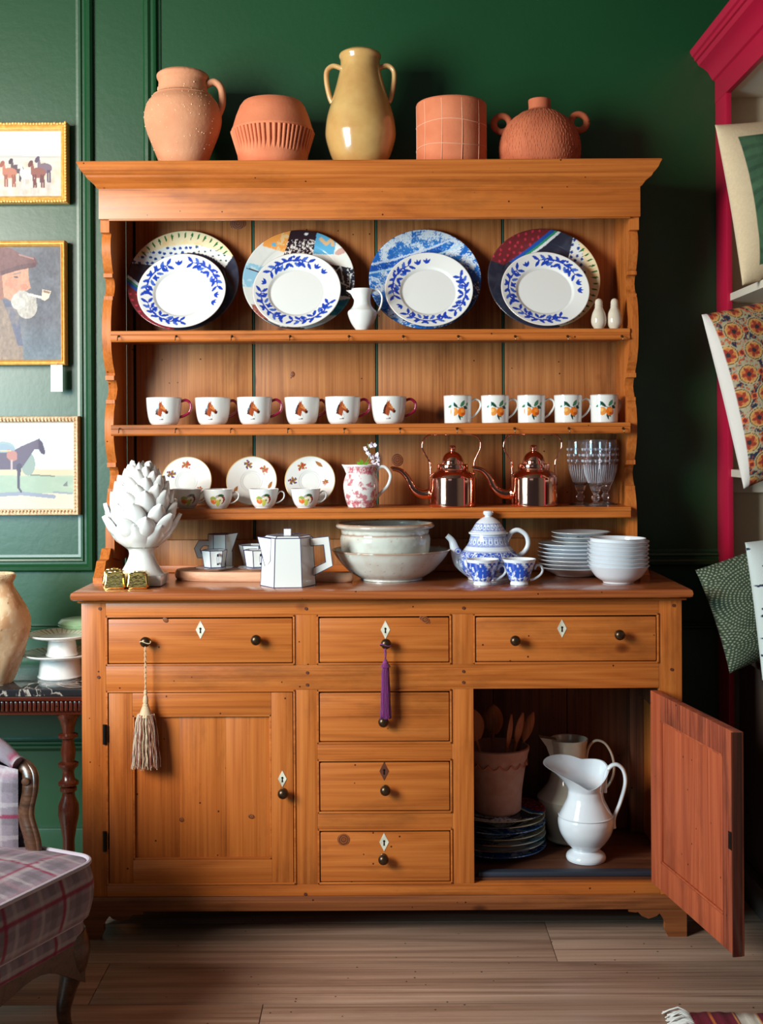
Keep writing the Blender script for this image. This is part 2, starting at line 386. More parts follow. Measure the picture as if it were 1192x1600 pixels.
def grid_mesh(name, pos, nr, nc, wrap, col, smooth=True):
    """pos (nr*nc,3) row-major"""
    i = np.arange(nr-1)[:, None]; k = np.arange(nc if wrap else nc-1)[None, :]; k2 = (k+1) % nc
    f = np.stack([i*nc+k, i*nc+k2, (i+1)*nc+k2, (i+1)*nc+k], -1).reshape(-1, 4)
    me = bpy.data.meshes.new(name); me.vertices.add(len(pos)); me.vertices.foreach_set('co', pos.astype(np.float32).ravel())
    me.loops.add(f.size); me.polygons.add(len(f)); me.loops.foreach_set('vertex_index', f.astype(np.int32).ravel())
    me.polygons.foreach_set('loop_start', np.arange(0, f.size, 4, dtype=np.int32)); me.polygons.foreach_set('loop_total', np.full(len(f), 4, np.int32))
    me.update(calc_edges=True); me.validate()
    if smooth: me.shade_smooth()
    if col is not None: setcol(me, col)
    return me
def plathe(name, prof, seg, paint, step=.0022, c=(0, 0, 0), sharp=None):
    """painted surface of revolution; paint(cv,ang,z,r,top,x,y) ; profile runs up the outside, over the rim, down the inside"""
    p = np.array(resample(prof, step)); n = len(p); a = np.arange(seg)*2*pi/seg
    rr = np.maximum(p[:, 0], 1e-5)[:, None]; X = rr*np.sin(a)[None, :]; Y = -rr*np.cos(a)[None, :]; Z = np.repeat(p[:, 1][:, None], seg, 1)
    top = int(np.argmax(p[:, 1])); I = np.repeat(np.arange(n)[:, None], seg, 1)
    aa = np.repeat(a[None, :], n, 0).ravel(); aa = (aa+pi) % (2*pi)-pi
    col = paint(aa, Z.ravel(), np.repeat(rr, seg, 1).ravel(), (I <= top).ravel(), X.ravel(), Y.ravel())
    pos = np.stack([X+c[0], Y+c[1], Z+c[2]], -1).reshape(-1, 3)
    me = grid_mesh(name, pos, n, seg, True, col)
    if sharp: me.set_sharp_from_angle(angle=radians(sharp))
    return me
# ================================================================ THE SETTING
YW = .50                                   # plane of the green wall
b = B(); b.box(-2.4, 1.45, YW, YW+.1, 0, 3.2); struct(b.done('wall_back', M['wall'], smooth=False))
b = B(); b.box(1.40, 1.5, -3.6, YW, 0, 3.2); struct(b.done('wall_right', M['plaster'], smooth=False))
b = B()                                    # left wall with a window opening in front of the daylight
b.box(-2.5, -2.4, -1.1, YW, 0, 3.2); b.box(-2.5, -2.4, -3.6, -2.8, 0, 3.2); b.box(-2.5, -2.4, -2.8, -1.1, 0, .85); b.box(-2.5, -2.4, -2.8, -1.1, 2.6, 3.2)
struct(b.done('wall_left', M['plaster'], smooth=False))
b = B()
for y in (-2.8, -1.97, -1.14): b.box(-2.49, -2.45, y, y+.04, .85, 2.6)
for z in (.85, 1.43, 2.02, 2.56): b.box(-2.49, -2.45, -2.8, -1.1, z, z+.04)
struct(b.done('window_1', M['creampaint'], smooth=False))
b = B(); b.box(-2.5, 1.5, -3.6, YW+.1, 3.2, 3.3); struct(b.done('ceiling', M['plaster'], smooth=False))
fl = bpy.data.objects.new('floor', None); COL.objects.link(fl); struct(fl)
b = B(); b.box(-2.4, 1.45, -3.6, YW, -.04, -.012); sub = b.done('subfloor', M['darkflo'], fl, smooth=False)
ys = [YW]; y = .10
ys = [.50, .345, .10, -.155, -.38, -.625, -.87, -1.115, -1.36, -1.605, -1.85]
for r_ in range(len(ys)-1):
    cuts = {1: [-2.4, -.9, 1.45], 2: [-2.4, -1.0, .432, 1.45], 3: [-2.4, -.7, 1.1, 1.45], 4: [-2.4, -1.6, -.29, 1.45]}.get(r_, [-2.4, -1.4+.35*(r_ % 3), .2+.3*(r_ % 2), 1.45])
    for x0, x1 in zip(cuts[:-1], cuts[1:]):
        b = B(); g = .0009; b.box(x0+g, x1-g, ys[r_+1]+g, ys[r_]-g, -.014, 0, .0012); b.done('plank', M['floorw'], fl)
# raised panel mouldings on the green wall
PM = [(0, 0), (0, .012), (.006, .020), (.016, .022), (.024, .014), (.030, .014), (.034, .020), (.040, .018), (.044, .006), (.052, .004), (.052, 0)]
def panel(n, x0, x1, z0, z1):
    b = B(); b.frame(x0, x1, z0, z1, YW, PM); struct(b.done('trim_%d' % n, M['wall'], sharp=25))
xa = PX(147, YW, 400); zb = P(60, 893, YW)[1]
panel(1, -2.25, xa, zb, 3.0)
xb = PX(225, YW, 150); panel(2, xb, 1.3, P(1050, 884, YW)[1], 3.0)
def rail(n, z, h, d, x0=-2.4, x1=1.4):
    b = B(); b.prism([(YW, z), (YW-d*.5, z), (YW-d, z+h*.3), (YW-d, z+h*.5), (YW-d*.6, z+h*.62), (YW-d*.6, z+h*.8), (YW-d, z+h), (YW, z+h)], 'x', x0, x1)
    struct(b.done('trim_%d' % n, M['wall'], sharp=20))
rail(3, P(60, 988, YW)[1], .022, .018); rail(4, P(60, 1172, YW)[1], .034, .02)
b = B(); b.box(-2.4, 1.4, YW-.02, YW, 0, .14, .004); struct(b.done('baseboard_back', M['wall']))

# ================================================================ DRESSER BASE
BX0, BX1 = -.805, .7895; BD = .45
cab = thing('dresser_cabinet', (-.008, .22, 0), 'long pine dresser base with six drawers, two cupboard doors and worn worktop', 'cabinet')
zt = .925                                  # worktop surface
def fx(px, py=1150): return P(px, py, 0)[0]
def fz(py): return ZC(py, 0)
zR1, zR0 = fz(940), fz(960)                # top rail
z_d0 = fz(1038.5)                          # drawer row bottom
z_m = fz(1077)                             # under the mid rail
z_b = fz(1381)                             # bottom of openings
z_s = fz(1399); z_p = fz(1420)
xs = [fx(128), fx(166), fx(461.5), fx(495.5), fx(706), fx(740), fx(1030), fx(1066)]
T = .024
def part(name, m, *boxes, parent=cab, bev=.0015, **kw):
    b = B()
    for bx in boxes: b.box(*bx, bev)
    return b.done(name, M[m], parent, **kw)
b = B(); ye = -.042
b.mitre(BX0, BX1, 0, BD, [(.0, zt-.024), (.014, zt-.024), (.020, zt-.020), (.023, zt-.012), (.020, zt-.004), (.012, zt), (0, zt)])
b = B(); x0, x1 = -.826, .809
b.mitre(x0+.02, x1-.02, ye+.02, BD, [(-.1, zt-.024), (.012, zt-.024), (.018, zt-.020), (.020, zt-.012), (.018, zt-.004), (.012, zt), (-.1, zt)])
b.add([(x0+.12, ye+.12, zt), (x1-.12, ye+.12, zt), (x1-.12, BD, zt), (x0+.12, BD, zt)], [(0, 1, 2, 3)])
o = b.done('worktop', M['top'], cab); o['label'] = 'worn reddish worktop with a rounded front edge'
b = B(); b.mitre(BX0, BX1, 0, BD, [(0, zR1), (.008, zR1+.001), (.010, zR1+.004), (.006, zR1+.007), (.016, zt-.026), (.016, zt-.024), (0, zt-.024)]); b.done('edge_moulding', M['pineX'], cab)
for xx0, xx1 in ((xs[0], xs[1]), (xs[6], xs[7])): part('stile', 'pineZ', (xx0, xx1, 0, T, z_p, zR1))
for xx0, xx1 in ((xs[2], xs[3]), (xs[4], xs[5])):
    part('stile', 'pineZ', (xx0, xx1, 0, T, z_d0, zR0)); part('stile', 'pineZ', (xx0, xx1, 0, T, z_b, z_m))
part('rail', 'pineX', (xs[1], xs[6], 0, T, zR0, zR1))
part('rail', 'pineX', (xs[1], xs[6], -.0005, T, z_m, z_d0))
zc = [fz(1162), fz(1186), fz(1270.5), fz(1294.5)]
part('rail', 'pineX', (xs[3], xs[4], 0, T, zc[1], zc[0])); part('rail', 'pineX', (xs[3], xs[4], 0, T, zc[3], zc[2]))
part('rail', 'pineX', (xs[1], xs[6], 0, T, z_s, z_b))
b = B(); b.mitre(BX0, BX1, 0, BD, [(0, z_s), (.004, z_s), (.010, z_s-.006), (.011, z_s-.012), (.013, z_s-.013), (.013, z_p+.010), (.011, z_p), (0, z_p)]); b.done('plinth_moulding', M['pineW'], cab)
# cock beads round the openings
def bead(x0, x1, z0, z1, m='pineX'):
    b = B(); w_ = .005
    for bx in ((x0, x1, z1-w_, z1), (x0, x1, z0, z0+w_), (x0, x0+w_, z0, z1), (x1-w_, x1, z0, z1)): b.box(bx[0], bx[1], -.003, T*.8, bx[2], bx[3], .0012)
    b.done('bead', M[m], cab)
for a_, c_ in ((1, 2), (3, 4), (5, 6)): bead(xs[a_], xs[c_], z_d0, zR0)
bead(xs[1], xs[2], z_b, z_m)
for z0, z1 in ((zc[0], z_m), (zc[2], zc[1]), (z_b, zc[3])): bead(xs[3], xs[4], z0, z1)
# carcase
part('side_panel', 'pineZ', (BX0, BX0+.02, T, BD, z_p, zR1), smooth=False); part('side_panel', 'pineZ', (BX1-.02, BX1, T, BD, z_p, zR1))
for i in range(7):
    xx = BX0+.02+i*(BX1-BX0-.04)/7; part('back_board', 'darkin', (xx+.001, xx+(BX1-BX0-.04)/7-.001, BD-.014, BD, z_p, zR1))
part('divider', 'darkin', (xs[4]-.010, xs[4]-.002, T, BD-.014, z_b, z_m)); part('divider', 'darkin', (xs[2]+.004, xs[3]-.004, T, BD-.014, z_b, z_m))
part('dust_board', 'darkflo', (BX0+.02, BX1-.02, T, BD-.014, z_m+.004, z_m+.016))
zfl = .148
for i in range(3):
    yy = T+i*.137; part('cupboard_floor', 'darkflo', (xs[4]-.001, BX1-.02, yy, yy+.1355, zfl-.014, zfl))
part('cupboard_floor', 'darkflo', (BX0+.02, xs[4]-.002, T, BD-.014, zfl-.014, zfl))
# panelled lining seen at the right inside the open cupboard
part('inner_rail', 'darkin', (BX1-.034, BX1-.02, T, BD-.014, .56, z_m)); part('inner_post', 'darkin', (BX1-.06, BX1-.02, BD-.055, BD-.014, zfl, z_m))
o = part('threshold_strip', 'strip', (xs[5]+.012, xs[6]-.006, T+.001, T+.028, zfl+.0005, zfl+.014), bev=.004); o['label'] = 'dark ribbed rubber strip along the cupboard floor'
# bracket feet
zf = 0.0
def foot(xa, xb, mir):
    w_ = xb-xa
    pts = [(0, z_p), (0, zf), (.32, zf), (.38, .020), (.37, .036), (.42, .052), (.47, .062), (.52, .055), (.66, .048), (.78, .056), (.84, .066), (.88, z_p-.010), (1, z_p-.008), (1, z_p)]
    poly = [((xb-p*w_) if mir else (xa+p*w_), q) for p, q in pts]
    b = B(); b.prism(poly, 'y', -.008, .014); return b.done('foot', M['pineW'], cab, sharp=25)
foot(BX0-.008, BX0+.16, False); foot(BX1-.148, BX1+.006, True)
for xx in (BX0, BX1-.05): part('rear_foot', 'pineZ', (xx, xx+.05, BD-.05, BD, 0, z_p))
b = B(); b.prism([(.0141, z_p), (.0141, 0), (.05, 0), (.06, .05), (.13, z_p)], 'x', BX0-.0078, BX0+.008); b.done('foot', M['pineW'], cab)
b = B(); b.prism([(.0141, z_p), (.0141, 0), (.05, 0), (.06, .05), (.13, z_p)], 'x', BX1-.010, BX1+.0058); b.done('foot', M['pineW'], cab)
# knobs, escutcheons
kb = B(); ax = Matrix.Rotation(pi/2, 3, 'X')
kb.lathe([(.0095, 0), (.0095, .002), (.0055, .004), (.005, .011), (.007, .013), (.0115, .016), (.0138, .021), (.0135, .026), (.010, .031), (.005, .0335), (0, .034)], 28, (0, 0, 0), ax)
knob_me = kb.mesh('knob', sharp=60)
def knob(parent, px, py, y=-.001):
    x, z = P(px, py, y-.02); o = link('knob', knob_me, M['bronze'], parent); o.location = Vector((x, y, z))-base_of(parent); return o
def diamond(parent, px, py, w_=.0125, h=.0245, y=-.002, m='bone'):
    x, z = P(px, py, y)
    b = B(); b.prism([(x-w_, z), (x, z-h), (x+w_, z), (x, z+h)], 'y', y, y+.003); e = b.done('escutcheon', M[m], parent, smooth=False)
    b = B(); b.lathe([(0, 0), (.0028, 0), (.0028, .0008), (0, .0008)], 12, (x, y, z+.003), ax); b.prism([(x-.0013, z+.003), (x-.002, z-.009), (x+.002, z-.009), (x+.0013, z+.003)], 'y', y-.0006, y)
    b.done('keyhole', M['black'], e, smooth=False); return e
def drawer(a_, c_, z0, z1, knobs, esc, em='bone'):
    g = .0072; x0, x1 = xs[a_]+g, xs[c_]-g
    dr = bpy.data.objects.new('drawer', None); COL.objects.link(dr); dr.parent = cab; dr.location = Vector(((x0+x1)/2, .1, z0+g))-Vector(cab.location)
    b = B(); b.box(x0, x1, -.001, .020, z0+g, z1-g-.002, .003); b.done('drawer_front', M['pineX'], dr)
    b = B(); b.box(x0+.006, x1-.012, .020, .40, z0+g, z1-g-.012); b.done('drawer_box', M['darkflo'], dr, smooth=False)
    for k in knobs: knob(dr, *k)
    if esc: diamond(dr, esc[0], esc[1], m=em)
    return dr
drawer(1, 2, z_d0, zR0, [(227, 1003), (400, 1000)], (313, 984))
drawer(3, 4, z_d0, zR0, [(603, 1006)], (602, 984))
drawer(5, 6, z_d0, zR0, [(805, 1001), (968, 992)], (878, 982))
drawer(3, 4, zc[0], z_m, [(599, 1128)], None)
drawer(3, 4, zc[2], zc[1], [(602, 1235)], (600, 1205), 'peg')
drawer(3, 4, z_b, zc[3], [(599, 1343)], (600, 1316))
# a dark ring knot on the lowest drawer and pegs in the joints
pg = B(); pg.lathe([(0, 0), (.0042, 0), (.0042, .003), (0, .003)], 8, (0, 0, 0), ax); pegme = pg.mesh('peg')
for px, py in ((156, 951), (478, 951), (724, 950), (1052, 946), (154, 1058), (480, 1051), (480, 1070), (724, 1049), (724, 1066), (1049, 1046), (477, 1397), (1052, 1395)):
    x, z = P(px, py, 0); o = link('peg', pegme, M['peg'], cab); o.location = Vector((x, .0008, z))-base_of(cab); o.rotation_euler = (0, px*.7, 0)
# doors
def door(x0, x1, z0, z1, px0, px1, pz0, pz1, hinge_x, mats, back=False):
    """built closed at y=0, parented to a hinge empty"""
    dr = bpy.data.objects.new('door', None); COL.objects.link(dr); dr.parent = cab; dr.location = Vector((hinge_x, 0, z0))-Vector(cab.location)
    t = .022
    def pt(n, m, *bx, bev=.0015):
        b = B()
        for q in bx: b.box(*q, bev)
        return b.done(n, M[m], dr)
    pt('stile', 'doorworn' if mats[1] == 'doorin' else mats[1], (x0, px0, 0, t, z0, z1)); pt('stile', mats[1], (px1, x1, 0, t, z0, z1))
    pt('rail', 'doorworn' if mats[0] == 'doorin' else mats[0], (px0, px1, 0, t, pz1, z1)); pt('rail', mats[0], (px0, px1, 0, t, z0, pz0))
    n = 3; w_ = (px1-px0)/n
    for i in range(n): pt('panel_board', mats[2], (px0+i*w_-(.006 if i == 0 else 0), px0+(i+1)*w_+(.006 if i == n-1 else 0), .009, .016, pz0-.006, pz1+.006), bev=.0006)
    b = B()
    for yy0, yy1 in ((.001, .009), (.0155, .021)):
        for q in ((px0, px1, pz1-.005, pz1), (px0, px1, pz0, pz0+.005), (px0, px0+.005, pz0, pz1), (px1-.005, px1, pz0, pz1)): b.box(q[0], q[1], yy0, yy1, q[2], q[3], .001)
    b.done('panel_bead', M[mats[0]], dr); return dr
g = .007
dl = door(xs[1]+g, xs[2]-g, z_b+g*.7, z_m-g, fx(207), fx(424), fz(1342), fz(1116), xs[1]+g, ('pineX', 'pineZ', 'pineZ'))
dl['label'] = 'closed left cupboard door with a recessed panel'
knob(dl, 442, 1240, 0); diamond(dl, 441, 1217, .0115, .022, -.0015)
for py in (1147, 1314):
    x, z = P(163, py, 0); b = B(); b.tube([(x+.002, -.004, z-.026), (x+.002, -.004, z+.026)], .0055, 12); b.box(x-.004, x+.012, -.003, .002, z-.022, z+.022, .001); b.done('hinge', M['black'], dl)
# the open door: same build, swung about its right-hand edge
dw = xs[6]-xs[5]-.014; hx = xs[6]-.004
do = door(hx-dw, hx, z_b+g*.7, z_m-.004, hx-dw+.062, hx-.062, fz(1336), fz(1118), hx, ('doorin', 'doorin', 'doorin'))
do['label'] = 'open right cupboard door swung outward showing its redder inner face'
do.rotation_euler = (0, 0, radians(100.5)); do.location.y -= .006
b = B(); b.box(hx-dw-.0008, hx-dw+.004, -.0006, .0226, z_b+g*.7, z_m-.004, .001); o = b.done('worn_edge', M['mahogZ'], do)
b = B(); b.box(hx-dw+.004, hx-dw+.02, .0215, .0232, z_b+.245, z_b+.285, .0006); b.done('lock_plate', M['black'], do)
for zz in (.2, .6):
    b = B(); b.tube([(hx+.001, -.004, zz-.024), (hx+.001, -.004, zz+.024)], .005, 12); b.done('hinge', M['black'], do)

# ================================================================ PLATE RACK (upper half)
HX0, HX1 = -.8035, .728; HT = .0255; HY = .228; HB = .45
rack = thing('dresser_rack', (-.04, .35, zt), 'open pine plate rack of three shelves standing on the dresser base', 'shelf')
z1_, z2_, z3_ = ZC(515, .235), ZC(662, .235), ZC(794, .235)
ztop = ZC(251, .18)
yy = lambda v: v
prof = [(340, .228), (364, .228), (364.2, .252), (372, .244), (384, .241), (395, .244), (408, .254), (420, .266), (424.8, .275), (425, .262), (431, .262), (431.2, .283), (436, .291), (443, .296), (452, .290), (460, .278), (460.2, .266), (466, .266), (466.2, .260), (480, .249), (500, .242), (520, .240), (545, .246), (565, .264), (580, .288), (584, .290), (584.2, .278), (591, .278), (591.2, .305), (597, .316), (604, .322), (612, .315), (621.8, .300), (622, .286), (628, .286), (628.2, .29), (640, .275), (660, .267), (685, .27), (705, .285), (720.8, .306), (721, .295), (728, .295), (728.2, .318), (734, .330), (742, .335), (752, .328), (761.8, .314), (762, .302), (768, .302), (768.2, .300), (785, .284), (810, .272), (860, .272)]
poly = [(HY, ztop-.02)]+[(y, ZC(p, .26)) for p, y in prof]+[(.272, zt+.06), (.36, zt+.045), (HB, zt+.045), (HB, ztop-.02)]
for xx0, xx1 in ((HX0, HX0+HT), (HX1-HT, HX1)):
    b = B(); b.prism(poly, 'x', xx0, xx1); o = b.done('side_plank', M['pineZ'], rack, sharp=25)
fpoly = [(.155, zt), (.155, zt+.016), (.168, zt+.022), (.185, zt+.040), (.2, zt+.058), (.235, zt+.06), (.26, zt+.088), (.30, zt+.088), (.30, zt+.06), (HB, zt+.06), (HB, zt)]
for xx0, xx1 in ((-.8125, -.786), (.7115, .738)):
    b = B(); b.prism(fpoly, 'x', xx0, xx1); b.done('sled_foot', M['pineY'], rack, sharp=25)
part('frieze', 'pineX', (HX0-.001, HX1+.001, HY-.016, HY, ZC(341, .22), ztop-.03), parent=rack, bev=.001)
part('frieze_bead', 'pineX', (HX0+HT, HX1-HT, HY-.010, HY+.004, ZC(343, .22)+.0005, ZC(337, .22)), parent=rack, bev=.002)
b = B(); zq = lambda p: ZC(p, .19)
cp = [(0, zq(291)), (.006, zq(289)), (.014, zq(282)), (.027, zq(277)), (.030, zq(274.5)), (.031, zq(272.5)), (.036, zq(270)), (.044, zq(264)), (.048, zq(258)), (.050, zq(256.5)), (.052, zq(254.5)), (.050, ztop-.001), (.046, ztop), (0, ztop)]
b.mitre(HX0, HX1, HY-.014, HB+.01, cp); b.done('cornice', M['pineX'], rack, sharp=30)
for i, (xx0, xx1) in enumerate(((HX0+HT, -.48), (-.48, -.16), (-.16, .2), (.2, .48), (.48, HX1-HT))):
    part('top_board', 'pineY', (xx0+.001, xx1-.001, HY, HB, ztop-.05, ztop-.034), parent=rack)
for zz, hk, x1o in ((z1_, (185, 275, 362, 453, 545, 630, 716, 805, 887, 972), 0), (z2_, (187, 275, 361, 450, 538, 625, 714, 804, 889, 974), 0), (z3_, (), 0)):
    b = B(); th = .031
    b.prism([(.235, zz-.003), (.237, zz), (HB, zz), (HB, zz-.022), (.255, zz-.022), (.255, zz-th), (.238, zz-th), (.235, zz-th+.003), (.2375, zz-th+.006), (.2375, zz-.013), (.235, zz-.0105)], 'x', HX0+HT, HX1-HT)
    sh = b.done('shelf', M['pineX'], rack, sharp=20)
    for px in hk:
        x, z = P(px, 527 if zz == z1_ else 671, .234)
        b = B(); b.tube([(x, .238, z+.003), (x, .228, z+.003), (x, .222, z-.003), (x, .222, z-.008), (x, .217, z-.010)], .0013, 6, smooth=3); b.lathe([(0, 0), (.004, 0), (.003, .0015), (0, .002)], 10, (x, .2374, z+.003), ax)
        b.done('cup_hook', M['bronze'], rack)
bx = [-.7775, PX(211, HB, 690), PX(397, HB), PX(589, HB), PX(787, HB), HX1-HT]
for a_, c_ in zip(bx[:-1], bx[1:]):
    part('back_board', 'backZ', (a_+(.0045 if a_ != bx[0] else 0), c_-(.0045 if c_ != bx[-1] else 0), HB, HB+.014, zt+.03, ztop-.05), parent=rack)
for q in bx[2:-1]: part('gap_fillet', 'gap', (q-.0022, q+.0022, HB+.003, HB+.012, zt+.03, ztop-.05), parent=rack, bev=0)
part('gap_backing', 'black', (HX0+HT, HX1-HT, HB+.0145, HB+.020, zt+.03, ztop-.05), parent=rack, bev=0)
part('lower_rail', 'backZ', (HX0+HT, HX1-HT, HB-.024, HB-.001, zt+.02, ZC(842, .43)), parent=rack, bev=.004)
part('lower_rail', 'pineX', (HX0+HT, HX1-HT, HB-.03, HB-.001, zt+.001, zt+.022), parent=rack, bev=.003)
# knots that can be seen one by one
m, nt, b_ = newmat('pine_knot'); setp(b_, .5); tcn = N(nt, 'ShaderNodeTexCoord'); wv = N(nt, 'ShaderNodeTexWave', wave_type='RINGS', rings_direction='SPHERICAL', Scale=55.0, Distortion=3.0); wv.inputs['Detail Scale'].default_value = 2.0
nt.links.new(tcn.outputs['Object'], wv.inputs['Vector']); rk = ramp(nt, [(.1, rgb(88, 40, 14)), (.9, rgb(148, 78, 34))]); nt.links.new(wv.outputs['Fac'], rk.inputs['Fac']); nt.links.new(rk.outputs['Color'], b_.inputs['Base Color']); M['knot'] = m
for px, py, yk, r1, r2, par in ((372, 349, HB, 13, 9, rack), (621, 719, HB, 9, 10, rack), (537, 1312, -.001, 10, 9.5, cab), (259, 969, -.001, 5, 3.5, cab), (664, 968, -.001, 10, 5, cab), (284, 1281, .009, 4, 3.5, cab), (393, 1276, .009, 6, 3.5, cab), (457, 585, HB, 4, 5, rack), (545, 640, HB, 3, 3, rack)):
    x, z = P(px, py, yk); k = S(yk); b = B(); b.lathe([(.0001, 0), (1, 0), (1.02, .0002), (.0001, .0003)] if False else [(.0001, .0005), (.8, .0005), (1, 0)], 20, (0, 0, 0), Matrix.Diagonal((r1*k, r2*k, 1)))
    o = link('knot', b.mesh('knot'), M['knot'], par); o.location = Vector((x, yk, z))-base_of(par); o.rotation_euler = (pi/2, .3*(px % 5-2), 0)
# ================================================================ CHINA AND POTS
W0 = rgb(230, 230, 227); BLUE = rgb(36, 70, 170); NAVY = rgb(28, 34, 60)
def scaled(prof, k): return [(r_*k, z*k) for r_, z in prof]
# ---------------- plates on the top shelf
def dinner_paint(R):
    def f(ang, z, r, top, x, y):
        cv = Cv(x/R, y/R, W0)
        face = ~top if False else np.ones(len(x), bool)
        cv.m0 = face
        B1, B2 = rgb(30, 66, 176), rgb(70, 104, 196)
        rm = .80
        def pc(a, q): return (q*cos(a), q*sin(a))
        for j, (a0, sgn) in enumerate(((.15, 1), (1.35, -1), (2.05, 1), (3.15, -1), (3.5, 1), (4.75, -1))):
            span = .92
            pts = [pc(a0+sgn*span*t, rm+.035*sin(pi*t)) for t in np.linspace(0, 1, 9)]
            cv.stroke(pts, .012, B1)
            for t in np.linspace(.03, .68, 4):
                a = a0+sgn*span*t
                for sd in (1, -1):
                    p0 = pc(a, rm+.01*sd); p1 = pc(a-sgn*.17, rm+sd*.13)
                    cv.leaf(p0[0], p0[1], p1[0], p1[1], .036, B1 if (int(t*10)+sd) % 3 else B2)
            ce = a0+sgn*span*1.02; cc = pc(ce, rm-.045)
            sp = [(cc[0]+.09*(1-k/14)*cos(k*.5*sgn+ce), cc[1]+.09*(1-k/14)*sin(k*.5*sgn+ce)) for k in range(13)]
            cv.stroke(sp, .016, B1); cv.ell(cc[0], cc[1], .042, None, 0, B1)
            d = pc(ce-sgn*.16, rm-.12 if sgn > 0 else rm+.11); cv.ell(d[0], d[1], .03, None, 0, B1)
        for a in (1.28+.45, 2.98+.16, 4.62, 5.9, -.12+.0):
            for k in (-1, 0, 1):
                p0 = pc(a, .73); p1 = pc(a+k*.10, .86-.02*abs(k)); cv.leaf(p0[0], p0[1], p1[0], p1[1], .026, B1)
        rr = r/R; cv.put((rr > .985), rgb(196, 160, 150)); cv.mix(np.clip(1-np.abs(rr-.60)/.02, 0, 1)*.25, rgb(150, 150, 160))
        return cv.c
    return f
def plate_prof(R, d, th=.004, well=.60, foot=.55):
    return [(.0001, 0), (foot*R-.006, 0), (foot*R-.004, -.002), (foot*R, -.002), (foot*R+.003, .001), (R-.002, d-th*.5), (R, d), (R-.002, d+.001), ((well+.06)*R, d*.35+th*.7), (well*R, .0045), (.0001, .004)]
def lay_cols(ang, z, r, top, x, y): return None
def plate_mesh(name, R, d, paint, seg=380, step=.0021, well=.60):
    me = plathe(name, plate_prof(R, d, well=well), seg, paint, step)
    return me
RD = .1290; RC = .1665
dinner_me = plate_mesh('dinner_plate', RD, .020, dinner_paint(RD)); dinner_me.materials.append(M['print'])
def green_dashes(cv, a0, a1, n, R0=.97):
    for a in np.linspace(a0, a1, n):
        L = .10; cv.leaf(R0*cos(a), R0*sin(a), (R0-L)*cos(a), (R0-L)*sin(a), .018, rgb(28, 120, 66))
        cv.leaf((R0-.02)*cos(a), (R0-.02)*sin(a), (R0-.14)*cos(a+.02), (R0-.14)*sin(a+.02), .006, rgb(20, 80, 50))
def dots(cv, region, sp, rad, col, seed=1, jit=.35):
    rs = np.random.RandomState(seed); m = np.zeros(len(cv.u), bool)
    for i in np.arange(-1.1, 1.1, sp):
        for j_, j in enumerate(np.arange(-1.1, 1.1, sp)):
            cx = i+(sp/2 if j_ % 2 else 0)+(rs.rand()-.5)*sp*jit; cy = j+(rs.rand()-.5)*sp*jit
            m |= ((cv.u-cx)**2+((cv.v-cy)*1.2)**2) < rad*rad
    cv.put(m & region, col)
def abstract_paint(ang, z, r, top, x, y):
    u, v = x/RC, y/RC; cv = Cv(u, v, rgb(236, 220, 180)); n = (fbm(u*8, v*8, 3)-.5)
    cream = rgb(240, 214, 158); cv.mix(np.clip(n*2, 0, 1), rgb(236, 190, 120))
    band = (v+.40*u*u < .74+.04*n)                       # white dotted band below the cream
    cv.put(band, rgb(226, 230, 230)); dots(cv, band & (u < .25), .105, .030, rgb(40, 74, 150), 2); dots(cv, band & (u >= .1), .10, .02, rgb(44, 84, 72), 5)
    navy = (v < .36-.55*(u+1)) & (v > -1) | (v < -.1+.6*(u-.35))
    navy = ((u < -.35) & (v < .34)) | ((u > .35) & (v < (u-.62)*1.4+.12)) | (v < -.42)
    cv.put(navy, rgb(44, 48, 64)); cv.mix(navy*np.clip(n*1.6+.2, 0, 1)*.5, rgb(84, 90, 104))
    inner = ((u*u+v*v) > .0) & (np.abs(np.hypot(u-.10, v+.16)-.70) < .05) & (v > .1); cv.put(inner & (u > -.1), rgb(38, 42, 60))
    s_ = (v+.06+.75*(u+.98)); 
    cv.put((u < -.2) & (s_ < .16), rgb(232, 236, 236)); cv.put((u < -.2) & (s_ < .10), rgb(50, 150, 110)); cv.put((u < -.2) & (s_ < .05), rgb(40, 90, 180)); red = (u < -.1) & (s_ < -.03)
    cv.put(red, rgb(126, 48, 54)); dots(cv, red, .12, .026, rgb(206, 60, 80), 9)
    green_dashes(cv, .65, 2.5, 15)
    cv.put(r/RC > .988, rgb(70, 60, 60)); return cv.c
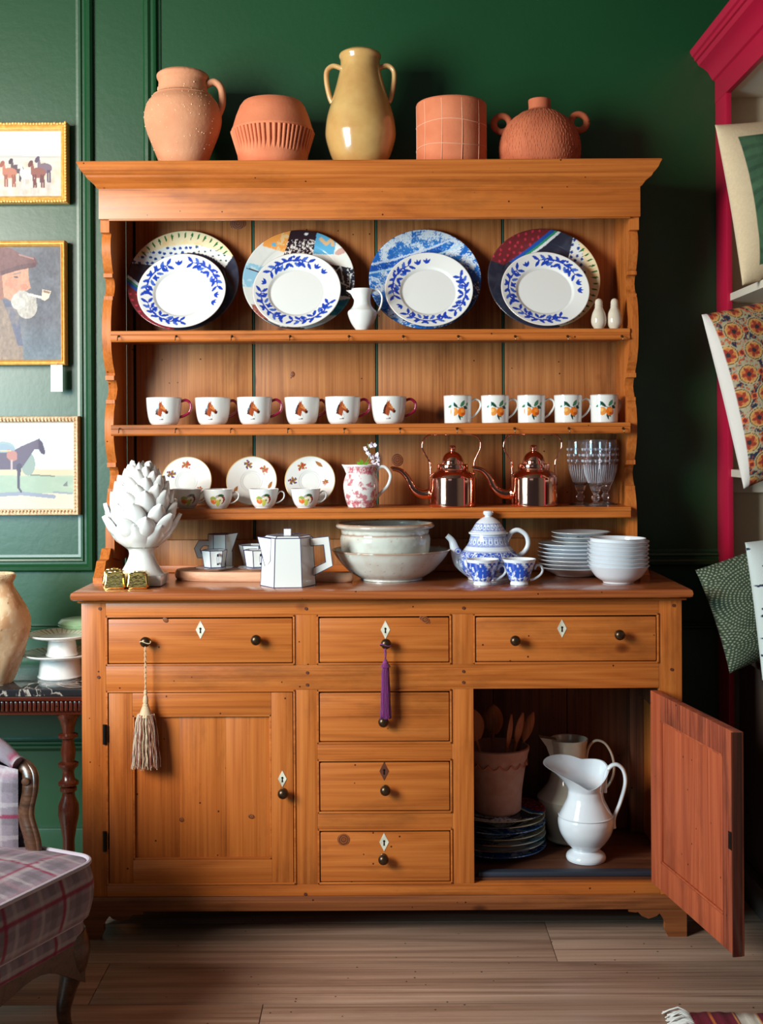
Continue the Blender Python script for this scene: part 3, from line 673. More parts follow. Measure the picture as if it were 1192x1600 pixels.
def collage_paint(ang, z, r, top, x, y):
    u, v = x/RC, y/RC; cv = Cv(u, v, rgb(222, 222, 216)); n = fbm(u*16, v*16, 4); n2 = fbm(u*40, v*40, 8)
    cv.mix(np.clip((n-.5), 0, 1), rgb(200, 210, 210))
    m = cv.poly([(-.62, .9), (-.12, 1.1), (-.22, .58), (-.66, .68)], rgb(240, 160, 80)); cv.put(m & (n > .55), rgb(236, 196, 140))
    m = cv.poly([(-.13, 1.1), (.34, 1.1), (.22, .45), (-.3, .48)], rgb(44, 34, 42)); cv.put(m & (n2 > .56) & (v < .82), rgb(226, 214, 206)); cv.ell(.12, .92, .04, .02, 0, rgb(230, 230, 230))
    m = cv.poly([(.34, 1.1), (.68, .9), (.62, .52), (.24, .56)], rgb(92, 168, 208)); 
    cv.stroke([(.38, .82), (.48, .72), (.58, .80), (.6, .70)], .03, rgb(216, 176, 130)); cv.ell(.74, .56, .10, .06, .3, rgb(190, 120, 110), .7)
    m = cv.poly([(.45, .38), (.98, .20), (1.1, -.42), (.7, -.30), (.55, .1)], rgb(34, 44, 56)); cv.put(m & (n2 > .6) & (u > .85), rgb(200, 206, 210))
    for a, b_ in (((.56, .30), (.66, .20)), ((.66, .20), (.74, .28)), ((.74, .28), (.80, -.06)), ((.6, .05), (.9, -.15)), ((.9, -.15), (.92, .1))): cv.stroke([a, b_], .012, rgb(214, 220, 222))
    m = cv.poly([(.6, -.42), (1.1, -.38), (.9, -.75), (.55, -.72)], rgb(22, 112, 140)); cv.put(m & (n > .5), rgb(40, 140, 150))
    m = cv.poly([(-1.1, .36), (-.62, .30), (-.64, -.12), (-1.1, -.16)], rgb(148, 196, 220)); cv.put(m & (n > .58), rgb(190, 216, 226))
    cv.stroke([(-.92, .22), (-.6, .16)], .014, rgb(70, 44, 44)); cv.stroke([(-.68, .18), (-.76, -.14)], .016, rgb(70, 44, 44)); cv.ell(-.46, .72, .04, None, 0, rgb(110, 180, 208))
    m = cv.poly([(-.82, -.5), (-.62, -.48), (-.5, -.86), (-.7, -.9)], rgb(150, 76, 62)); cv.put(m & (n2 > .55), rgb(180, 120, 104))
    cv.stroke([(-.6, -.8), (-.3, -.96), (.1, -.99)], .03, rgb(60, 48, 48)); cv.put(r/RC > .988, rgb(90, 80, 80)); return cv.c
def sponge_paint(ang, z, r, top, x, y):
    u, v = x/RC, y/RC; cv = Cv(u, v, rgb(34, 104, 190)); n = fbm(u*7+3, v*7, 6, 5); n2 = vn(u*62, v*62, 3)
    cv.mix(np.clip((fbm(u*3, v*3, 12)-.45)*2, 0, .7), rgb(70, 140, 208))
    cv.put((n+.25*n2 > .66), rgb(214, 226, 238)); cv.put((n+.3*n2 > .60) & (n2 > .72), rgb(150, 186, 224))
    for k, c_ in ((.45, 180), (.62, 200)): m = np.abs(v-.35*u-k) < .018; cv.put(m, rgb(c_, 214, 236))
    cv.put((np.abs(v-.35*u-.53) < .06) & (u < .3) & (n2 < .8), rgb(30, 86, 176)); cv.put((v < .1*u-.5) & (n2 > .8), rgb(36, 50, 90)); cv.put((u > .6) & (v < -.05) & (n2 > .55), rgb(40, 48, 70))
    cv.put(r/RC > .988, rgb(40, 60, 110)); return cv.c
cm = {}
for k, f in (('abstract', abstract_paint), ('collage', collage_paint), ('sponge', sponge_paint)):
    me = plate_mesh('charger_plate', RC, .018, f, 400, .0026, .70); me.materials.append(M['print']); cm[k] = me
def stand_plate(name, me, R, px, zs, y, lean, roll, label, cat='plate', group=None):
    """stands on its rim at z=zs, leaning back"""
    e = thing(name, (PX(px, y, 500), y, zs+.0008), label, cat, group, rot=(0, 0, 0))
    o = link('plate_body', me, None, e); o.rotation_mode = 'XYZ'
    Rm = Matrix.Rotation(pi/2-lean, 4, 'X') @ Matrix.Translation((0, R, 0)) @ Matrix.Rotation(roll, 4, 'Z')
    o.matrix_local = Rm; return e
# single-mesh things need their origin at the rim: bake roll into a copy of the placement instead
def stand(name, me, R, px, zs, y, lean, roll, label, cat='plate', group=None):
    o = bpy.data.objects.new(name, me); COL.objects.link(o)
    o.matrix_world = Matrix.Translation((PX(px, y, 450), y, zs+.0008)) @ Matrix.Rotation(pi/2-lean, 4, 'X') @ Matrix.Translation((0, R, 0)) @ Matrix.Rotation(roll, 4, 'Z')
    return tag(o, label, cat, group)
ln = radians(21)
ych = .322
stand('charger_plate', cm['abstract'], RC, 282, z1_, ych, ln, 0, 'large abstract charger with cream top and green dashes behind the leftmost blue-leaf plate', group='large chargers at the back of the top shelf')
stand('charger_plate', cm['collage'], RC, 465, z1_, ych, ln, 0, 'large collage charger with orange, black and teal patches behind second blue-leaf plate', group='large chargers at the back of the top shelf')
stand('charger_plate', cm['sponge'], RC, 665, z1_, ych, ln, 0, 'large blue and white sponged charger on the top shelf', group='large chargers at the back of the top shelf')
stand('charger_plate', cm['abstract'], RC, 853, z1_, ych, ln, radians(-105), 'large navy charger with dotted red crescent at its top on the top shelf', group='large chargers at the back of the top shelf')
for px, rl, lb in ((280, 0, 'dinner plate with blue leaf rim in front of the cream and green dashed charger'), (462, 1.1, 'dinner plate with blue leaf rim in front of the patchwork collage charger'), (671, 2.0, 'dinner plate with blue leaf rim in front of the blue sponged charger'), (855, .35, 'dinner plate with blue leaf rim in front of the navy charger, nearest the shakers')):
    stand('dinner_plate', dinner_me, RD, px, z1_, .268, radians(27), rl, lb, group='blue-leaf dinner plates on the top shelf')
# ---------------- helper: thin-walled vessel profile from outer pixel profile
def wall_prof(outer, th, inner_z0):
    inn = [(max(r_-th, .0005), z) for r_, z in reversed(outer) if z > inner_z0]
    return outer+[(outer[-1][0]-th*.5, outer[-1][1]+th*.35)]+inn+[(inn[-1][0]*.9, inner_z0), (.0001, inner_z0)]
def handle(parent, pts, r0, m, loc=(0, 0, 0), flat=.6, r1=None, seg=10, name='handle'):
    n = len(pts); rad = [r0*(1 if r1 is None else (1+(r1/r0-1)*i/(n-1))) for i in range(n)]
    b = B(); b.tube([(p[0], 0, p[1]) for p in pts], rad, seg, smooth=6, flat=flat, up=None); return b.done(name, m, parent, world=False, sharp=60)
def vessel(name, px, y, zbase, prof_px, m, label, cat, group=None, th=.004, seg=56, sm=4, rz=0, closed=False, bodyname='body', yimg=None):
    s_ = S(y); e = thing(name, (PX(px, y, yimg or 690), y, zbase+.0006), label, cat, group, rz)
    pr = [(h*s_, z*s_) for h, z in prof_px]
    if sm: pr = smooth2(pr, sm)
    pr = [(.0001, 0)]+pr
    if closed: full = pr+[(.0001, pr[-1][1])]
    else: full = wall_prof(pr, th, .006)
    b = B(); b.lathe(full, seg); o = b.done(bodyname, m, e, world=False, sharp=50)
    return e, s_, o
# ---------------- pots on top of the rack
ZT = ztop
yT = .31
e, s_, _ = vessel('terracotta_jug', 286, yT, ZT, [(31, 0), (33, 2), (44, 30), (57, 64), (60, 84), (56, 103), (45, 117), (39.5, 123), (37.5, 138), (40, 144), (40.5, 149), (38, 152)], M['terraA'], 'tall speckled pale terracotta jug with one handle on top of the dresser', 'jug', th=.008, yimg=180)
handle(e, [(36*s_, 135*s_), (49*s_, 140*s_), (60*s_, 129*s_), (61*s_, 105*s_), (55*s_, 88*s_), (52*s_, 82*s_)], .0105, M['terraA'], flat=1.3)
b = B(); b.lathe([(45*s_, 115.5*s_), (46.6*s_, 117*s_), (44*s_, 118.5*s_)], 56); b.done('shoulder_ridge', M['terraA'], e, world=False)
rs = random.Random(4); b = B(); PRJ = smooth2([(31, 0), (33, 2), (44, 30), (57, 64), (60, 84), (56, 103), (45, 117), (39.5, 123), (37.5, 138)], 4)
for i in range(150):
    h = rs.uniform(6, 132) if i % 3 else rs.uniform(70, 132); a = rs.uniform(-1.5, 1.5)
    r_ = np.interp(h, [q[1] for q in PRJ], [q[0] for q in PRJ])*s_+.0002; d = rs.uniform(.0006, .0018)
    b.ball((r_*sin(a), -r_*cos(a), h*s_), d, 1, .5, rs.uniform(.7, 1.6), 5, 3)
stuff(b.done('lime_speck', M['edge'], e, world=False))
# faceted bowl pot
y = .31; s_ = S(y); e = thing('fluted_pot', (PX(426, y, 200), y, ZT+.0006), 'squat terracotta pot with fluted lower half, second pot from left on dresser', 'pot')
b = B(); b.lathe(wall_prof([(.0001, 0), (44*s_, 0), (46*s_, 2*s_), (63*s_, 60*s_), (64*s_, 63*s_), (62*s_, 67*s_), (57*s_, 84*s_), (51*s_, 99*s_), (46*s_, 106*s_)], .008, .008), 64); b.done('body', M['terraB'], e, world=False, sharp=40)
nf = 52; b = B()
for k in range(nf):
    a = 2*pi*k/nf+.02*sin(k*7); c_, n_ = cos(a), sin(a)
    pts = [((46.2+17*t)*s_*n_, -(46.2+17*t)*s_*c_, (2+58*t)*s_) for t in (0, .5, 1)]
    b.tube(pts, [2.3*s_, 2.7*s_, 3.0*s_], 6)
b.done('fluted_band', M['terraB'], e, world=False, sharp=80)
# urn
y = .31
e, s_, _ = vessel('glazed_urn', 563, y, ZT, [(34, 0), (36, 3), (46, 22), (54, 48), (55, 62), (52, 84), (45, 108), (38, 132), (33, 152), (31, 162), (31, 172), (33, 178), (32, 182), (29, 184)], plain('ochre_glaze', rgb(206, 166, 104), .22, coat=.7, mottle=.6, mscale=11, col2=rgb(178, 128, 70), bump=.5, bscale=22), 'tall ochre glazed urn with two small handles, tallest pot on dresser', 'urn', th=.009, yimg=160)
for sd in (1, -1): handle(e, [(sd*29*s_, 160*s_), (sd*42*s_, 164*s_), (sd*52*s_, 156*s_), (sd*52.5*s_, 138*s_), (sd*48*s_, 116*s_), (sd*44*s_, 106*s_)], .0075, plain('ochre_glaze_handle', rgb(208, 168, 110), .35, coat=.5, mottle=.5, mscale=20, col2=rgb(196, 132, 84)) if sd == 1 else bpy.data.materials['ochre_glaze_handle'], flat=1.3)
# cylinder planter with scored grid
y = .30; s_ = S(y); e = thing('scored_planter', (PX(705, y, 200), y, ZT+.0006), 'straight terracotta planter scored with a grid of pale lines on dresser', 'pot')
b = B(); b.lathe(wall_prof([(.0001, 0), (53*s_, 0), (54*s_, 2*s_), (55*s_, 98*s_), (54*s_, 101*s_)], .008, .008), 72); b.done('body', M['terraB'], e, world=False, sharp=50)
b = B(); Rl = 54.6*s_
for k in range(11):
    a = 2*pi*k/11+.23; b.tube([(Rl*sin(a+.03*sin(3*t)), -Rl*cos(a+.03*sin(3*t)), t*99*s_) for t in np.linspace(.02, .99, 8)], .0011, 6)
for h in (29, 65): b.tube([((Rl+.0003)*sin(a), -(Rl+.0003)*cos(a), (h+1.5*sin(a*3+h))*s_) for a in np.linspace(0, 2*pi, 60)], .0011, 6)
b.done('scored_line', M['terraline'], e, world=False, sharp=80)
# round ring-handled vase with combed texture
y = .31
e, s_, _ = vessel('combed_vase', 843, y, ZT, [(56, 0), (59, 3), (63, 22), (63, 40), (57, 60), (44, 77), (28, 88), (20, 92), (17, 96), (17.5, 108), (16, 109)], M['terraC'], 'round combed terracotta vase with two ring handles, rightmost on dresser top', 'vase', th=.008, yimg=200)
b = B(); PRV = smooth2([(59, 3), (63, 22), (63, 40), (57, 60), (44, 77), (28, 88)], 4); rs = random.Random(2)
for h in np.arange(5, 87, 6.2):
    r0 = float(np.interp(h, [q[1] for q in PRV], [q[0] for q in PRV])); n_ = max(14, int(r0*1.25))
    for k in range(n_):
        a = 2*pi*k/n_+rs.uniform(-.03, .03)+h; q = [h-3.2, h, h+3.2]
        pts = []
        for hh in q:
            rr_ = float(np.interp(hh, [v_[1] for v_ in PRV], [v_[0] for v_ in PRV]))*s_; pts.append((rr_*sin(a+rs.uniform(-.012, .012)), -rr_*cos(a), hh*s_))
        b.tube(pts, [.0004, .0012, .0004], 4, cap=False)
stuff(b.done('combed_texture', M['terraC'], e, world=False, sharp=80))
for sd in (1, -1):
    b = B(); c0 = (sd*61*s_, 74*s_) if sd > 0 else (sd*59*s_, 72*s_)
    b.tube([(c0[0]+12.5*s_*cos(a), 0, c0[1]+12.5*s_*sin(a)) for a in np.linspace(0, 2*pi, 25)], 5.2*s_, 12); b.done('ring_handle', M['terraC'], e, world=False, sharp=80)
# ---------------- small white pitcher and shakers (top shelf)
e, s_, _ = vessel('small_pitcher', 566, .265, z1_, [(10, 0), (11, 1.5), (18, 12), (23, 26), (21.5, 31), (20, 32), (15, 38), (13, 46), (13.5, 55), (16.5, 63), (17, 64.5)], M['white'], 'small white pitcher between the collage and the blue sponged plates', 'pitcher', th=.002, yimg=490)
b = B(); b.prism([(-9*s_, 63.5*s_), (-25*s_, 62*s_), (-18*s_, 57*s_), (-12*s_, 46*s_)], 'y', -5*s_, 5*s_); b.done('spout', M['white'], e, world=False, sharp=10)
handle(e, [(14*s_, 58*s_), (19*s_, 63*s_), (26*s_, 62*s_), (31*s_, 52*s_), (29*s_, 38*s_), (23*s_, 26*s_)], .0028, M['white'], flat=.8)
for i, (px, lb) in enumerate(((935.5, 'left salt shaker, white and bulb shaped, on the top shelf'), (960, 'right salt shaker, white and bulb shaped, at the top shelf end'))):
    e, s_, _ = vessel('salt_shaker', px, .262, z1_, [(7, 0), (8, 1.5), (11.5, 8), (12, 16), (10, 25), (6.8, 32), (5.8, 36)], M['cream'], lb, 'shaker', 'white shakers on the top shelf', th=.001, closed=True, yimg=490)
    b = B(); b.lathe([(6.2*s_, 35*s_), (6.6*s_, 36*s_), (6.0*s_, 37*s_), (6.0*s_, 42*s_), (5*s_, 45.5*s_), (2.6*s_, 47.5*s_), (.0001, 48*s_)], 28); c = b.done('cap', M['cream'], e, world=False)
    b = B()
    for k in range(18):
        a = k*2.4; q = .25+.72*(k/18); b.ball((5.6*s_*sin(a)*q, -5.6*s_*cos(a)*q, (47.2-4.5*q*q)*s_), .0005, seg=5, rings=3)
    b.done('pour_hole', M['bronze'], c, world=False)
# ---------------- horse mugs
def horse_head(cv, cx, cy, k):
    P_ = lambda pts: [(cx+a*k, cy+b_*k) for a, b_ in pts]
    br, dk, lt = rgb(158, 74, 40), rgb(74, 32, 24), rgb(214, 128, 70)
    cv.poly(P_([(-.10, 1.0), (.0, .72), (.12, .98), (.14, .66), (.34, .42), (.62, -.02), (.86, -.30), (.80, -.56), (.60, -.64), (.44, -.42), (.16, -.30), (.10, -.62), (.0, -1.0), (-.34, -.78), (-.72, -.64), (-.58, .0), (-.40, .38), (-.16, .72)]), br)
    cv.poly(P_([(-.16, .72), (-.40, .38), (-.58, .0), (-.72, -.64), (-.4, -.74), (-.34, -.1), (-.18, .35)]), dk)
    cv.poly(P_([(.1, .5), (.34, .34), (.6, -.02), (.5, -.2), (.22, .0), (.02, .18)]), lt)
    cv.ell(cx+.72*k, cy-.40*k, .16*k, .2*k, 0, dk); cv.ell(cx+.18*k, cy+.30*k, .06*k, None, 0, rgb(20, 14, 12)); cv.stroke(P_([(.36, .36), (.62, .02)]), .05*k, rgb(240, 226, 210))
    cv.stroke(P_([(.12, -.5), (.3, -1.0)]), .025*k, rgb(150, 150, 160)); cv.stroke(P_([(-.30, -1.28), (.26, -1.24)]), .05*k, rgb(120, 110, 120))
def horsemug_paint(ang, z, r, top, x, y):
    cv = Cv(ang*.047, z, W0); cv.m0 = top; horse_head(cv, -.001, .045, .0235); return cv.c
s_ = S(.33)
hm = thing('horse_mug', (0, 0, 0), 'x', 'mug', 'horse mugs on the middle shelf')
prh = smooth2([(18.5, 0), (19.5, .8), (22.5, 5), (25, 14), (26.8, 28), (27.6, 42)], 4)
me = plathe('body', wall_prof([(.0001, 0)]+[(a*s_, b_*s_) for a, b_ in prh], .003, .006), 190, horsemug_paint, .0016); link('body', me, M['print'], hm)
handle(hm, [(25*s_, 36*s_), (34*s_, 38.5*s_), (41.5*s_, 32*s_), (40*s_, 21*s_), (32*s_, 15*s_), (24*s_, 12*s_)], .0042, M['burg'], flat=1.5)
hl = ['white horse-head mug at far left of the middle shelf', 'white horse-head mug, second from left on the middle shelf', 'white horse-head mug, third from left, in front of the first board gap', 'white horse-head mug, fourth from left on the middle shelf', 'white horse-head mug, fifth from left on the middle shelf', 'white horse-head mug nearest the orange fruit mugs']
for i, (px, yv, rz) in enumerate(((256.5, .315, 0), (332.5, .335, .5), (398, .315, 0), (472, .335, .5), (535.5, .315, .1), (607.5, .320, 0))):
    loc = (PX(px, yv, 645), yv, z2_+.0006)
    if i == 0: hm.location = loc; hm['label'] = hl[0]
    else: dup(hm, loc, hl[i], rz=rz)
    if i in (1, 3, 4):                     # turn only the handle back, the print still faces out
        pass
for o in list(COL.objects):
    if o.name.startswith('horse_mug') and abs(o.rotation_euler.z) > .05:
        a = o.rotation_euler.z; o.rotation_euler.z = 0
        for c in o.children:
            if c.name.startswith('handle'): c.rotation_euler.z = a
# ---------------- orange fruit mugs
def fruitmug_paint(ang, z, r, top, x, y):
    u = ang*.039; cv = Cv(u, z, W0); cv.m0 = top; G1, G2, G3 = rgb(30, 66, 52), rgb(64, 120, 84), rgb(110, 160, 120)
    cv.stroke([(-.022, .058), (-.006, .046), (.006, .044), (.02, .05)], .0008, G1)
    cv.leaf(-.031, .046, -.014, .053, .0035, G2); cv.leaf(-.020, .062, -.002, .045, .0045, G1); cv.leaf(.006, .047, .018, .066, .0050, G2); cv.leaf(.014, .048, .028, .042, .0045, G1); cv.leaf(.022, .050, .03, .06, .0035, G3)
    cv.leaf(.000, .030, .006, .008, .0032, G1); cv.leaf(.004, .026, .012, .016, .003, G2)
    cv.ell(-.0125, .0335, .0118, .0122, 0, rgb(226, 146, 70)); cv.ell(.0095, .0325, .0118, .0126, 0, rgb(238, 118, 22)); cv.ell(-.015, .037, .006, .005, 0, rgb(236, 186, 110)); cv.ell(.012, .036, .006, .005, 0, rgb(248, 150, 60)); cv.ell(.0135, .026, .006, .004, 0, rgb(204, 86, 20))
    cv.put((z > .0785), rgb(200, 190, 180)); return cv.c
fm = thing('fruit_mug', (0, 0, 0), 'x', 'mug', 'orange fruit mugs on the middle shelf')
me = plathe('body', wall_prof([(.0001, 0), (20*s_, 0), (20.8*s_, .8*s_), (21.2*s_, 22*s_), (22*s_, 43*s_)], .0022, .005), 170, fruitmug_paint, .0015, sharp=50); link('body', me, M['print'], fm)
handle(fm, [(20.5*s_, 34*s_), (27*s_, 37.5*s_), (34*s_, 34*s_), (35*s_, 25*s_), (28*s_, 14*s_), (20.5*s_, 8*s_)], .0030, M['white'], flat=1.5)
fl_ = ['white mug with two oranges, nearest the horse mugs', 'white mug with two oranges, second of the five fruit mugs from left', 'white mug with two oranges, middle one of the five fruit mugs', 'white mug with two oranges, fourth of the five fruit mugs from left', 'white mug with two oranges at the right end of the middle shelf']
for i, px in enumerate((715, 773.5, 830, 887.5, 944)):
    loc = (PX(px, .31, 645), .31, z2_+.0006)
    if i == 0: fm.location = loc; fm['label'] = fl_[0]
    else: dup(fm, loc, fl_[i], rz=(0, .08, -.05, .06, 0)[i])
for c in [o for o in COL.objects if o.name.startswith('fruit_mug')][-1].children:
    if c.name.startswith('handle'): c.rotation_euler.z = .62
# ---------------- saucers and teacups (lower shelf)
def saucer_paint(R):
    def f(ang, z, r, top, x, y):
        u, v = x/R, y/R; cv = Cv(u, v, W0); rs = random.Random(5)
        for (cx, cy, sc, kind) in ((-.05, .68, 1, 0), (-.62, .30, 1, 1), (.52, -.30, .7, 0), (.60, .45, .8, 2), (-.1, -.72, .8, 2)):
            if kind < 2:
                cols = (rgb(196, 40, 50), rgb(214, 70, 60)) if kind == 0 else (rgb(96, 50, 140), rgb(60, 50, 120))
                for k in range(5): a = k*1.25; cv.leaf(cx, cy, cx+.2*sc*cos(a), cy+.16*sc*sin(a), .045*sc, rgb(140+20*(k % 3), 110, 50))
                for k in range(9): cv.ell(cx+rs.uniform(-.15, .15)*sc, cy+rs.uniform(-.12, .12)*sc-.04,   .03*sc, None, 0, cols[k % 2])
            else: cv.leaf(cx-.08, cy+.16, cx+.08, cy-.16, .07, rgb(176, 116, 60)); cv.stroke([(cx-.08, cy+.16), (cx+.08, cy-.16)], .01, rgb(120, 70, 40))
        rr = r/R; cv.put(rr > .97, rgb(206, 176, 120)); cv.mix(np.clip(1-np.abs(rr-.40)/.03, 0, 1)*.3, rgb(150, 155, 160)); cv.mix(np.clip(1-np.abs(rr-.34)/.02, 0, 1)*.2, rgb(150, 155, 160))
        return cv.c
    return f
yS = .36; RS = 39.5*S(yS+.03)
sm_ = plathe('saucer', [(.0001, 0), (.42*RS, 0), (.44*RS, .002), (RS-.001, .012), (RS, .0135), (RS-.002, .0138), (.46*RS, .0055), (.42*RS, .004), (.38*RS, .0042), (.36*RS, .003), (.0001, .003)], 260, saucer_paint(RS), .0014); sm_.materials.append(M['print'])
for px, rl, lb in ((289, 0, 'white saucer with red berry sprig leaning behind the artichoke'), (391, -.9, 'white saucer with purple plum sprig, middle of the three leaning saucers'), (482.5, .45, 'white saucer with berry sprig and brown leaf, nearest the pink jug')):
    stand('saucer', sm_, RS, px, z3_, yS, radians(17), rl, lb, 'saucer', 'fruit saucers leaning on the lower shelf')
def teacup_paint(ang, z, r, top, x, y):
    u = ang*.040; cv = Cv(u, z, W0); cv.m0 = top
    cv.ell(-.010, .024, .0105, .0115, 0, rgb(214, 186, 90)); cv.ell(-.010, .020, .0095, .007, 0, rgb(226, 110, 50)); cv.ell(-.010, .030, .009, .004, 0, rgb(140, 160, 84))
    cv.ell(.014, .026, .0115, .0125, .3, rgb(150, 34, 32)); cv.ell(.011, .024, .009, .0105, .3, rgb(240, 226, 196)); cv.ell(.011, .024, .0018, .003, .3, rgb(70, 40, 30))
    cv.ell(.004, .016, .0065, .010, -.3, rgb(196, 196, 84)); cv.leaf(.004, .038, .022, .037, .004, rgb(48, 84, 56)); cv.stroke([(-.002, .034), (.004, .038), (.0, .030)], .0008, rgb(60, 50, 40))
    return cv.c
s_ = S(.275)
tc_ = thing('teacup', (0, 0, 0), 'x', 'cup', 'fruit teacups on the lower shelf')
pt_ = smooth2([(13, 0), (13.5, 1), (17.5, 6), (21, 15), (22.6, 24), (23.5, 29.5)], 4)
me = plathe('body', wall_prof([(.0001, 0)]+[(a*s_, b_*s_) for a, b_ in pt_], .0018, .004), 170, teacup_paint, .0014); link('body', me, M['print'], tc_)
handle(tc_, [(20.5*s_, 20*s_), (26*s_, 25.5*s_), (31.5*s_, 23*s_), (31*s_, 15*s_), (25*s_, 9.5*s_), (18.5*s_, 7*s_)], .0021, M['white'], flat=1.4)
tl = ['white fruit-painted teacup in front of first leaning saucer, right of the artichoke', 'white fruit-painted teacup in front of the plum sprig saucer', 'white fruit-painted teacup nearest the pink jug', 'shadowed teacup half hidden behind the artichoke leaves']
for i, (px, rz, yv) in enumerate(((341, 0, .275), (412, 0, .275), (477.5, 0, .275), (291, .25, .30))):
    loc = (PX(px, yv, 780), yv, z3_+.0006)
    if i == 0: tc_.location = loc; tc_['label'] = tl[0]
    else: dup(tc_, loc, tl[i], rz=rz)
# ---------------- pink transferware jug with lilac
def toile(cv, u, z, h, col, seed, dens=.52, k=1.0):
    n = fbm(u*90*k, z*90*k, seed, 4); n2 = fbm(u*260*k, z*260*k, seed+5, 3)
    zone = np.clip(.5+.5*np.sin(z/h*9.5+1.0)*.6, 0, 1)
    cv.mix(np.clip((n+.35*n2-.70-dens*.1+.12*zone)*9, 0, 1)*.8, col)
y = .29
def jug_paint(ang, z, r, top, x, y):
    u = ang*.045; cv = Cv(u, z, rgb(238, 232, 230)); cv.m0 = top; PK = rgb(190, 60, 84); toile(cv, u, z, .12, PK, 3)
    n = fbm(u*400, z*400, 9, 2); band = (z > .100); cv.mix(band*np.clip((n-.30)*5, 0, 1)*.85, PK); cv.put(z > .118, rgb(238, 236, 234))
    for a in np.arange(-.14, .15, .03): cv.ell(a, .107, .005, .0055, 0, rgb(236, 214, 216)); cv.ell(a, .107, .0022, None, 0, PK)
    cv.mix(((z > .012) & (z < .022))*np.clip((n-.3)*4, 0, 1)*.8, PK); return cv.c
s_ = S(y); e = thing('pink_jug', (PX(564, y, 770), y, z3_+.0006), 'pink and white patterned jug holding a lilac sprig on the lower shelf', 'jug')
pj = smooth2([(20, 0), (21, 2), (24.5, 12), (27.5, 28), (27, 40), (23.5, 51), (22, 57), (23, 63), (24, 66)], 4)
me = plathe('body', wall_prof([(.0001, 0)]+[(a*s_, b_*s_) for a, b_ in pj], .003, .006), 200, jug_paint, .0017); link('body', me, M['print'], e)
b = B(); b.prism([(-17*s_, 65.5*s_), (-30*s_, 67*s_), (-26*s_, 60*s_), (-22*s_, 50*s_)], 'y', -6*s_, 6*s_); b.done('spout', M['white'], e, world=False, sharp=10)
handle(e, [(22*s_, 50*s_), (28*s_, 61*s_), (38*s_, 62*s_), (46*s_, 50*s_), (42*s_, 34*s_), (31*s_, 22*s_), (26*s_, 16*s_)], .0036, M['white'], flat=1.3)
# lilac
lx, lz = e.location.x, z3_+66*s_
lil = thing('lilac_sprig', (lx+.012, y, lz-.06), 'sprig of pale lilac blossom standing in the pink jug', 'flower')
b = B(); stem = [(lx+.006, y, lz-.058), (lx+.014, y+.004, lz), (lx+.026, y, lz+.03), (lx+.020, y, lz+.062)]; b.tube(stem, .0014, 6, smooth=4); b.done('stem', plain('sprig_green', rgb(110, 140, 60), .6), lil)
b = B()
for dx, dz, a in ((-.012, .004, 2.6), (-.004, .012, 1.9), (.006, .006, .6)):
    x0_, z0_ = lx+.006, lz-.002; L = .022; ux, uz = cos(a), sin(a)
    b.add([(x0_, y-.016, z0_), (x0_+ux*L*.5-uz*.006, y-.020, z0_+uz*L*.5+ux*.006), (x0_+ux*L, y-.016, z0_+uz*L), (x0_+ux*L*.5+uz*.006, y-.014, z0_+uz*L*.5-ux*.006)], [(0, 1, 2, 3)])
b.done('leaf', plain('fresh_leaf', rgb(130, 180, 50), .5), lil, sharp=80)
b = B()
for k in range(4):
    a = k*pi/2+.4; b.ball((.0030*cos(a), 0, .0030*sin(a)), .0026, 1, .35, 1, 8, 5)
b.ball((0, -.001, 0), .0010, seg=6, rings=4); flo = b.mesh('blossom'); ML = plain('lilac_petal', rgb(238, 228, 242), .6)
rs = random.Random(8); cl = [(579, 703, 9), (573, 697, 6), (590, 697, 6), (577, 715, 6), (590, 722, 10), (583, 708, 6), (585, 712, 5), (588, 710, 7), (588, 730, 9), (577, 724, 5)]
for cx, cy, rr in [(574, 699, 7), (583, 696, 6), (576, 708, 6), (580, 714, 5), (590, 712, 6), (585, 721, 8), (592, 727, 7), (588, 716, 6)]:
    for k in range(5):
        px, py = cx+rs.uniform(-rr, rr)*.6, cy+rs.uniform(-rr, rr)*.6; x, z = P(px, py, y)
        o = link('blossom', flo, ML, lil); o.location = Vector((x, y-.010+rs.uniform(0, .016), z))-base_of(lil); o.rotation_euler = (rs.uniform(-.7, .7), rs.uniform(0, 3), rs.uniform(-.8, .8))
# ---------------- copper kettles
y = .315; s_ = S(y)
kt = thing('copper_kettle', (PX(707, y, 760), y, z3_+.0006), 'left polished copper kettle with its spout toward the pink jug', 'kettle', 'copper kettles on the lower shelf')
b = B(); b.lathe([(.0001, 0)]+[(a*s_, c*s_) for a, c in smooth2([(36, 0), (37, 1.5), (37.2, 10), (37.2, 40), (36, 46), (31, 52), (25, 55.5)], 4)]+[(24.5*s_, 57*s_), (.0001, 57*s_)], 64); b.done('body', M['copper'], kt, world=False, sharp=50)
b = B(); b.lathe([(22*s_, 54*s_), (24.5*s_, 57*s_), (24.6*s_, 64.5*s_), (23.8*s_, 65.8*s_), (18*s_, 65.8*s_), (18*s_, 67*s_)]+[(a*s_, c*s_) for a, c in smooth2([(17.5, 67), (17, 71), (14, 78), (9, 83), (4.5, 85)], 4)]+[(4*s_, 86*s_), (.0001, 86*s_)], 48); lid = b.done('lid', M['copper'], kt, world=False, sharp=40)
b = B(); b.lathe([(3.8*s_, 85*s_), (4*s_, 87*s_), (3.6*s_, 88*s_), (5.2*s_, 90*s_), (5.4*s_, 92.5*s_), (4*s_, 94.6*s_), (.0001, 95.2*s_)], 24); b.done('knob', M['copper'], lid, world=False)
